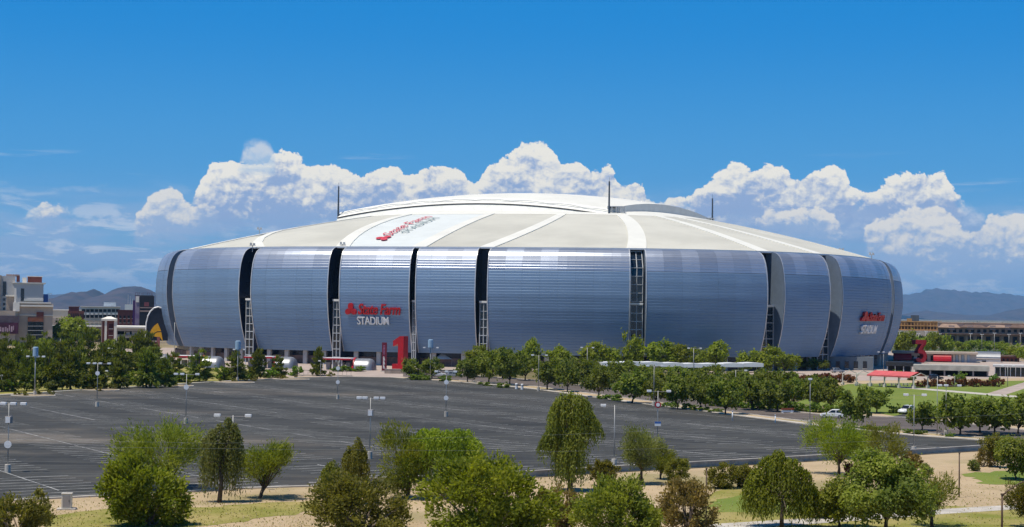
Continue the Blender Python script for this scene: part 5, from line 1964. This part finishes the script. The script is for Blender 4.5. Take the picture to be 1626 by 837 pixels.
MB().add([(b.X(160), -.6, b.Z(506.4)), (b.X(184.6), -.6, b.Z(506.4)), (b.X(184.6), 7.2, b.Z(506.4)), (b.X(160), 7.2, b.Z(506.4)), (b.X(170), 3, b.Z(502.5)), (b.X(175), 3, b.Z(502.5))],
         [(0, 1, 5, 4), (1, 2, 5), (2, 3, 4, 5), (3, 0, 4)]).build('roof', M_BWHITE, b.t)
b.windows(171, 180, 1, 513, 534, 2, mat('dark_red_niche', (.07, .015, .015), .8), .7, .7)
b = Bld('parking_deck', 'grey open parking deck beside the brick tower', 'building', 205, 820)
b.box('deck', 184, 240, 521.5, 526, 0, 40, M_BTAN)
b.box('roof_edge', 183.5, 240, 518.5, 521.4, -.5, 40, M_BWHITE)
b.box('back_wall', 184, 240, 526, 540, 10, 40, M_OPEN)
b.box('deck', 184, 240, 531.5, 537, 0, 9.9, M_BOXG)
b.box('deck', 184, 240, 537.2, None, 4, 40, M_OPEN)
for u in (185, 197, 209, 221, 233):
    b.box('column', u, u + 1.5, 526.1, 531.4, .2, .8, M_BTAN)
    b.box('column', u, u + 1.5, 537.2, None, .2, .8, M_BTAN)
b.box('parked_van', 200, 205.5, 527, 531.4, 2, 5, M_LAMPW)
b.box('parked_van', 208.5, 220.5, 527, 531.4, 2, 5, M_LAMPW)
b = Bld('billboard', 'tall dark billboard building with rooftop letters beside the stadium', 'billboard', 230, 900)
b.box('board', 220.5, 243, 470.2, None, 0, 8, mat('board_dark', (.016, .016, .024), .5))
b.box('side_panel', 213.5, 220.4, 470, None, .4, 8, mat('board_purple', (.17, .11, .24), .6, col2=(.32, .28, .34), scale=.25))
b.box('purple_edge', 210, 213.3, 477, None, 1, 7, mat('deep_purple', (.06, .015, .12), .5))
b.box('stripe', 221, 243, 488, 489.4, -.2, -.02, M_BPINK)
b.box('stripe', 221, 243, 493, 495.2, -.2, -.02, M_BPINK)
b.box('picture', 227.5, 235, 480, 486.5, -.2, -.02, mat('faded_red', (.24, .07, .08), .6))
b.box('emblem_panel', 214.5, 219.5, 470.5, 480, .1, .38, M_BWHITE)
rl = MB()
for (a_, c_, t_, e_) in ((213, 214, 464.5, 469), (214.6, 216.4, 464.5, 465.4), (216.6, 217.4, 464.5, 469), (218.6, 219.4, 464.5, 469), (219.4, 221, 464.5, 465.4), (219.4, 220.8, 466.4, 467.2), (223.4, 224.2, 464.5, 469), (226, 227.4, 464.5, 465.4), (226.4, 227, 465.4, 469), (229.4, 230, 464.5, 469),
                         (231.6, 232.3, 464.5, 469), (232.3, 234, 464.5, 465.3), (232.3, 233.6, 466.4, 467.2), (235, 235.7, 464.5, 469), (235.7, 237.2, 464.5, 465.3), (235.7, 237, 468.3, 469), (238.3, 239, 464.5, 469), (239, 240.6, 464.5, 465.3), (239, 240.4, 466.4, 467.2), (239, 240.6, 468.3, 469)):
    rl.box(b.X(a_), b.X(c_), .6, 1.0, b.Z(e_), b.Z(t_))
rl.build('roof_lettering', mat('letter_blue_grey', (.14, .15, .22), .6), b.t)
b.box('letter_rail', 212.5, 241.5, 469.05, 470.1, .5, 1.1, M_DARK)
b = Bld('pale_tower_block', 'small pale glass block behind the billboard', 'building', 204, 1400)
b.box('wall', 197, 211, 483.5, None, 0, 20, M_BWHITE)
for u in (201.5, 205, 208.5):
    b.box('mast', u, u + .5, 467 + (u - 201), 483.4, 4, 5, M_BGREY)
b = Bld('oval_sign', 'big dark rounded sign with a yellow beak shape at the left foot of the stadium', 'sign', 247, 640)
outl = [(231.5, 541), (231.2, 525), (231.8, 512), (234, 502), (238, 494), (243.5, 489), (250, 487.5), (258, 490), (263, 497), (266, 541)]


def px_prism(b, pts, y0, y1, nm, m):
    mb = MB().prism([(b.X(u), b.Z(v, u)) for u, v in pts], y0, y1)
    mb.v = [(x, z, y) for x, y, z in mb.v]
    mb.f = [tuple(reversed(f_)) for f_ in mb.f]
    return mb.build(nm, m, b.t)


px_prism(b, outl, 0, 1.2, 'board', mat('sign_navy', (.014, .018, .035), .4))
rimp = MB().tube([(b.X(u), -.05, b.Z(v, u)) for u, v in outl[:8]], .28, 6)
rimp.build('rim', M_LAMPW, b.t)
M_YEL = mat('sign_yellow', (.78, .40, .012), .5, var=.05)
px_prism(b, [(237.4, 529), (240, 523), (244, 517.5), (249.5, 513), (254.3, 524), (255, 526)] + [(249, 526.2), (243, 529.5), (238.5, 532)], -.35, -.03, 'beak', M_YEL)
px_prism(b, [(239, 533), (244, 530.8), (249, 527.8), (255.2, 527.4), (256.6, 534), (258, 541), (255.5, 539), (253, 535), (247, 534.8)], -.35, -.03, 'beak', M_YEL)
b = Bld('gateway_sign', 'dark red gateway sign with white lettering behind the pines', 'sign', 230, 620)
b.box('board', 215, 249.5, 543, 560, 0, .8, mat('gateway_red', (.13, .014, .022), .5))
b.box('top_beam', 209, 251, 541, 542.9, -.4, 1.2, M_BPINK)
b.box('post', 248.6, 253, 535, None, -.5, 1.3, mat('brick_red_post', (.26, .085, .075), .7))
b.box('post', 212, 215, 541, None, -.3, 1.1, M_BPINK)
sg = MB()
for (a_, c_, t_, e_) in ((216, 219, 546, 548), (219.5, 221, 546, 550), (221.5, 223.6, 546.5, 550), (224.2, 226, 546, 550.2), (227, 228, 546, 549), (230.5, 232, 546.5, 550), (233, 235.5, 546.3, 548), (236, 239.6, 546.3, 550), (235, 241.5, 551, 553.5), (221, 227, 551, 553)):
    sg.box(b.X(a_), b.X(c_), -.12, -.02, b.Z(e_), b.Z(t_))
sg.build('lettering', M_LAMPW, b.t)

# right of the stadium
b = Bld('timber_frame_building', 'raw orange timber frame of a building under construction at right', 'building', 1458, 1330)
for i in range(15):
    b.box('stud', 1421 + i * 5, 1422.4 + i * 5, 510.5, None, 0, 1.2, M_BTIMB)
for v in (510, 516.5, 523):
    b.box('beam', 1420, 1494, v, v + 1.7, -.2, 1.5, M_BTIMB)
b.box('dark_interior', 1421, 1493, 511, None, 2.5, 14, mat('timber_shade', (.22, .12, .05), .9))
b.box('upper_panel', 1440, 1448, 505.6, 510, 0, 3, M_BTIMB)
b.box('ground_floor', 1420, 1494, 525, None, -3, -.25, M_BTAN)
b.box('roof_dome', 1446, 1459, 500.5, 509.9, 16, 26, mat('slate_dome', (.09, .11, .13), .6))
M_BWARM = mat('warm_tan_stucco', (.40, .27, .18), .9, var=.12, scale=.08)
b = Bld('shopping_centre', 'long brown shopping centre with a pale flat roof edge at right', 'building', 1560, 1230)
b.box('wall', 1491, 1700, 520, None, 0, 40, M_BWARM)
for i, (ua, ub, vt, m_) in enumerate(((1491, 1526, 514, M_BROOF2), (1526, 1566, 515.5, M_BROOF), (1566, 1600, 516, M_BROOF2), (1600, 1640, 515, M_BROOF), (1640, 1700, 516, M_BROOF2))):
    xa, xb, z0, z1 = b.X(ua), b.X(ub), b.Z(520, ua), b.Z(vt, ua)
    MB().add([(xa, -2, z0), (xb, -2, z0), (xb, 14, z0), (xa, 14, z0), (xa + 3, 6, z1), (xb - 3, 6, z1)], [(0, 1, 5, 4), (1, 2, 5), (2, 3, 4, 5), (3, 0, 4)]).build('roof', m_, b.t)
b.box('roof_edge', 1490, 1700, 512.8, 514, 15, 40, M_BTAN)
b.box('upper_wall', 1490, 1700, 514.1, 520, 16, 39, M_BTAN)
b.windows(1494, 1698, 22, 522.5, 529, 1, M_OPEN, .55, .8)
b.windows(1494, 1698, 15, 534, 545, 1, M_OPEN, .5, .9, nm='shop_front')
for i in range(16):
    b.box('pillar', 1493.5 + i * 13.6, 1496 + i * 13.6, 531, None, -2.5, -1.2, M_BWARM)
b.box('awning', 1491, 1700, 530.2, 532, -4, -.15, M_BROOF)
for u in (1508, 1537, 1571, 1594):
    b.box('gable', u, u + 9, 517, 524, -1.0, -.03, M_BPINK)
b = Bld('gate_building', 'white gate building with red curved ends behind the red number three', 'building', 1480, 720)
b.box('wall', 1420, 1548, 562, None, 0, 12, M_BGREY)
b.box('roof_slab', 1418, 1550, 558.5, 561.8, -3, 12.5, M_BTAN)
b.windows(1424, 1506, 8, 564, 574, 1, M_OPEN, .5, .8)
for i, u in enumerate((1421, 1482)):
    mb = MB()
    rows = [[(b.X(u) + x, -.5 - 3.2 * math.cos(q), 3.6 * math.sin(q) + .5) for q in np.linspace(0, math.pi, 12)] for x in (0, 7.5)]
    mb.grid(rows, 0)
    mb.f += [tuple(range(12)), tuple(range(23, 11, -1))]
    mb.m += [0, 0]
    mb.build('red_barrel', M_RED, b.t)
for i in range(6):
    b.box('pale_banner', 1512 + i * 4.4, 1515.6 + i * 4.4, 563, 576, -.6, -.02, mat('banner_blue', (.42, .55, .68), .6) if i % 2 else M_BWHITE)
b = Bld('barrel_hall', 'white barrel roofed hall right of the gate building', 'building', 1570, 730)
rows = [[(b.X(u), 2 - 5 * math.cos(q), 1.6 + 3.0 * math.sin(q)) for q in np.linspace(0, math.pi, 14)] for u in (1549, 1588)]
mb = MB().grid(rows, 0)
mb.f += [tuple(range(14)), tuple(range(27, 13, -1))]
mb.m += [0, 0]
mb.build('barrel_roof', M_BARREL, b.t, smooth=False)
b.box('wall', 1549.2, 1587.8, 571, None, -2.6, 6.5, M_BWHITE)
b.box('door', 1560, 1566, 572.5, None, -2.75, -2.62, M_OPEN)
b = Bld('brick_pavilion', 'small dark brick pavilion right of the barrel roofed hall', 'building', 1605, 740)
b.box('wall', 1589.5, 1618, 567, None, 0, 8, M_BBRICK)
b.box('roof', 1588.5, 1619, 564.6, 566.9, -1, 9, M_BROOF)
b.windows(1591, 1616, 4, 569, 575, 1, M_OPEN, .5, .8)
b = Bld('low_pavilion', 'low open pavilion with a thick flat grey roof behind the russet hedge', 'building', 1510, 545)
b.box('roof_slab', 1452, 1569, 580.5, 588.5, 0, 11, mat('pale_roof_fascia', (.40, .39, .34), .8))
b.box('back_wall', 1454, 1567, 588.6, None, 9.5, 10.8, M_OPEN)
for i in range(6):
    b.box('column', 1455 + i * 22, 1457.5 + i * 22, 588.6, None, .6, 1.3, M_BOXG)
b = Bld('ticket_pavilion', 'dark flat roofed pavilion at the right foot of the stadium', 'building', 1430, 560)
b.box('roof_slab', 1407, 1450, 575, 581.5, 0, 8, M_DARK)
b.box('wall', 1409, 1448, 581.6, None, 2, 7.5, M_OPEN)
for u in (1409, 1421, 1434, 1446):
    b.box('column', u, u + 1.6, 581.6, None, .3, .8, M_BGREY)
b = Bld('glass_pavilion', 'glass pavilion with a thin pale roof at the right edge', 'building', 1610, 550)
b.box('roof_slab', 1578, 1680, 580, 583.5, -1.5, 9, M_BGREY)
b.box('glass_wall', 1581, 1676, 583.6, None, .5, 8.5, M_WIN)
for i in range(13):
    b.box('mullion', 1581 + i * 7.8, 1582 + i * 7.8, 583.6, None, .1, .48, M_LAMPW)
# low service wing at the right foot of the stadium
b = Bld('service_wing', 'low blue grey service wing with dark doors under the right end of the facade', 'building', 1350, 596)
b.box('wall', 1304, 1386, 566.5, None, 0, 7, mat('service_wall', (.16, .19, .22), .8, var=.06))
b.windows(1310, 1380, 5, 573, 586, 1, M_WIN, .45, .9, nm='door')

row('russet' if False else 'low', 'shrub', 'bush', 'green shrub', 'before the low pavilion at right', [(1420, 596, 588, 18), (1524, 604, 592, 22), (1448, 604, 594, 16), (1578, 606, 595, 20)], 'shrubs before the low pavilion')
PR['rus'] = proto('shrub', 2.0, 3.4, 700, 'russet', .24, 3, ncl=40)
SIZE['rus'] = (2.0, 3.4)
row('rus', 'shrub', 'bush', 'russet hedge shrub', 'in the hedge behind the lawn', [(1466 + i * 12, 614 + j(.3), 603 + j(.6), 20) for i in range(11)], 'russet hedge behind the lawn')
row('rus', 'shrub', 'bush', 'reddish shrub', 'between canopy and shade structure', [(1232 + i * 13, 607 + j(.6), 596 + j(1), 22) for i in range(10)], 'reddish shrubs by the shade structure')
row('lime', 'shade_tree', 'tree', 'green tree', 'in the car park behind the red number three', [(1509, 560, 541, 20), (1524, 561, 543, 18), (1540, 560, 540, 20), (1598, 562, 546, 20), (1464, 562, 536, 24), (1424, 562, 532, 26), (1440, 563, 526, 32), (1484, 562, 530, 30), (1500, 562, 534, 26), (1556, 558, 541, 20), (1572, 558, 543, 20), (1590, 558, 541, 22), (1612, 572, 548, 26), (1628, 575, 546, 28)], 'trees in the far car park')
row('low', 'shrub', 'bush', 'dark shrub', 'in the strip behind the gate building', [(1522 + i * 14, 566, 556 + j(.8), 18) for i in range(8)], 'shrubs behind the gate building')
row('lime', 'shade_tree', 'tree', 'green street tree', 'before the far left buildings', [(101, 548, 508, 34), (118, 549, 503, 36), (152, 548, 522, 24), (66, 556, 536, 26), (198, 556, 540, 20)], 'street trees before the left buildings')
row('round', 'shade_tree', 'tree', 'small tree', 'by the dark base at the right of the stadium', [(1270, 588, 572, 22), (1290, 588, 570, 20), (1308, 589, 572, 20)], 'small trees by the right base')
row('low', 'shrub', 'bush', 'green shrub', 'before the parking decks at far left', [(85, 520, 512, 14), (95, 520, 510, 16), (135, 522, 514, 14), (150, 520, 512, 16), (172, 522, 514, 14)], 'shrubs before the parking decks')

# far woods to the horizon
M_WOOD = leaf_mat('far_wood_leaf', (.070, .098, .040), (.035, .056, .026), .15)
n = 9000
Y_ = 1250 + 4200 * rng.random(n) ** 1.5
u_ = rng.uniform(-120, 1760, n)
x_ = (u_ - 813) / F * Y_
sz = rng.uniform(2.0, 4.6, n)
cc_, nn_, uu_, ww_, ll_, tt_ = [], [], [], [], [], []
c = np.repeat(np.stack([x_, Y_, sz * .8], 1), 7, 0) + rng.normal(size=(n * 7, 3)) * np.repeat(sz, 7)[:, None] * np.array([.6, .5, .35])
c[:, 2] = np.maximum(c[:, 2], .8)
up = unit(len(c))
nm_ = np.cross(up, unit(len(c)))
nm_ /= np.linalg.norm(nm_, axis=1)[:, None]
s7 = np.repeat(sz, 7)
me = leaves_to_mesh('far_woods', c, nm_, up, s7 * .5, s7 * .65, np.repeat(rng.random(n), 7) * .7 + rng.random(n * 7) * .3, M_WOOD)
struct(link(bpy.data.objects.new('far_woods', me)), 'stuff')

# ------------------------------------------------------------------ mountains
M_ROCK = mat('desert_rock', (.085, .062, .058), .95, scale=.005, col2=(.036, .032, .030), spec=.1)


def mountain(name, label, prof_px, Y, depth, seed, rough=.12):
    us = np.arange(prof_px[0][0], prof_px[-1][0] + 1, 2.0)
    vs = np.interp(us, [q[0] for q in prof_px], [q[1] for q in prof_px])
    rows = []
    D = np.linspace(-1, 1, 21)
    for d_ in D:
        r = []
        for u, v in zip(us, vs):
            Yd = Y + d_ * depth
            top = AT(u, v, Y)
            h = max(0, top[2])
            x = (top[0] / Y) * Yd if False else top[0]
            fall = (1 - abs(d_)) ** 1.15
            nz = mnoise.fractal(Vector((x * .0016 + seed, d_ * 2.6, seed)), 1.0, 2.0, 6)
            ridge = abs(mnoise.noise(Vector((x * .0032 + seed * 2, d_ * 1.1, 3.0))))
            z = h * fall * (1 + rough * nz * 3 * (1 - fall * .75)) - h * .5 * ridge * fall * (1 - fall)*2
            z += h * .05 * mnoise.noise(Vector((x * .01, seed, d_ * 8)))
            r.append((x, Yd, max(z, -6) if 0 < d_ + 1 < 2 else -6))
        rows.append(r)
    o = MB().grid(rows, 0).build(name, M_ROCK, smooth=False)
    o['label'] = label
    return struct(o)


mountain('mountain', 'dark desert hill with two small peaks and a flat topped hump at the left horizon',
         [(20, 492), (60, 486), (80, 478), (96, 470), (104, 468), (114, 461.5), (120, 463), (128, 461), (138, 460), (144, 457.5), (149, 455.5), (155, 459), (162, 465), (168, 464.5), (178, 458), (188, 453.5), (196, 452), (214, 452.5), (224, 454), (238, 460), (252, 468), (280, 480), (330, 486)], 13000, 1700, 1.7, .16)
mountain('mountain', 'long low blue ridge far behind the left hill', [(-150, 488), (20, 484), (70, 470), (90, 468), (104, 467), (120, 470), (150, 474), (260, 480), (400, 487)], 24000, 2600, 5.3)
mountain('mountain', 'broad blue mountain range at the right horizon',
         [(1250, 498), (1330, 488), (1400, 474), (1440, 466), (1462, 462), (1478, 459), (1490, 460), (1505, 462.5), (1530, 463), (1556, 465), (1580, 466.5), (1600, 465), (1616, 467), (1650, 472), (1760, 480)], 30000, 4200, 8.1)
mountain('mountain', 'lower dark ridge before the broad range at right', [(1430, 500), (1452, 495), (1470, 492.5), (1490, 495), (1530, 500), (1570, 501), (1600, 493.5), (1625, 490), (1660, 489), (1760, 494)], 19000, 1600, 11.9)

# ------------------------------------------------------------------ loose ground cover in the foreground
def cover(name, m, n, px, size, up_z, tall):
    us, vs = rng.uniform(px[0], px[1], n), rng.uniform(px[2], px[3], n)
    P_ = np.array([G(u, v)[:2] for u, v in zip(us, vs)])
    cl = rng.normal(size=(n // 14 + 1, 2)) * 5
    P_ = P_ + cl[rng.integers(len(cl), size=n)] * .12
    keep = np.array([not inside(Vector(p_), lot_poly) for p_ in P_])
    P_ = P_[keep]
    s = size * rng.uniform(.5, 1.6, len(P_))
    c = np.column_stack([P_, s * (tall * .8)])
    up = unit(len(P_)) * .5 + np.array([0, 0, up_z])
    up /= np.linalg.norm(up, axis=1)[:, None]
    nm_ = np.array([0, 0, 1.0]) + unit(len(P_)) * .5
    nm_ -= up * np.sum(nm_ * up, axis=1)[:, None]
    nm_ /= np.linalg.norm(nm_, axis=1)[:, None]
    me = leaves_to_mesh(name, c, nm_, up, s * .6, s * tall, rng.random(len(P_)), m)
    return struct(link(bpy.data.objects.new(name, me)), 'stuff')


M_TUFT = leaf_mat('dry_tuft', (.44, .34, .17), (.31, .27, .10), .3)
M_TUFT2 = leaf_mat('green_tuft', (.25, .26, .05), (.19, .20, .04), .35)
M_STONE = leaf_mat('gravel_stone', (.52, .40, .30), (.32, .24, .17), 0.0)
cover('dry_grass_tufts', M_TUFT, 3800, (-60, 1690, 752, 848), .075, .35, 1.0)
cover('green_grass_tufts', M_TUFT2, 2600, (60, 520, 798, 846), .07, .4, 1.0)
cover('green_weeds', M_TUFT2, 2200, (1090, 1690, 770, 846), .07, .4, 1.0)
cover('gravel_stones', M_STONE, 4500, (-60, 1690, 742, 848), .075, .15, .6)

# ------------------------------------------------------------------ haze: the air between here and the mountains
hb = MB().box(-40000, 40000, -700, 39000, -8.0, 640)
hz = hb.build('haze', [])
hz.data.materials.clear()
hm = bpy.data.materials.new('haze_air')
hm.use_nodes = True
t = NT(hm.node_tree)
t.n.remove(t.n['Principled BSDF'])
pv_ = t.node('ShaderNodeVolumePrincipled')
pv_.inputs['Color'].default_value = (.28, .60, 1.0, 1)
pv_.inputs['Density'].default_value = 3.0e-5
pv_.inputs['Anisotropy'].default_value = 0.0
t.link(pv_.outputs[0], t.n['Material Output'].inputs['Volume'])
hz.data.materials.append(hm)
struct(hz, 'stuff')
hz.display_type = 'WIRE'
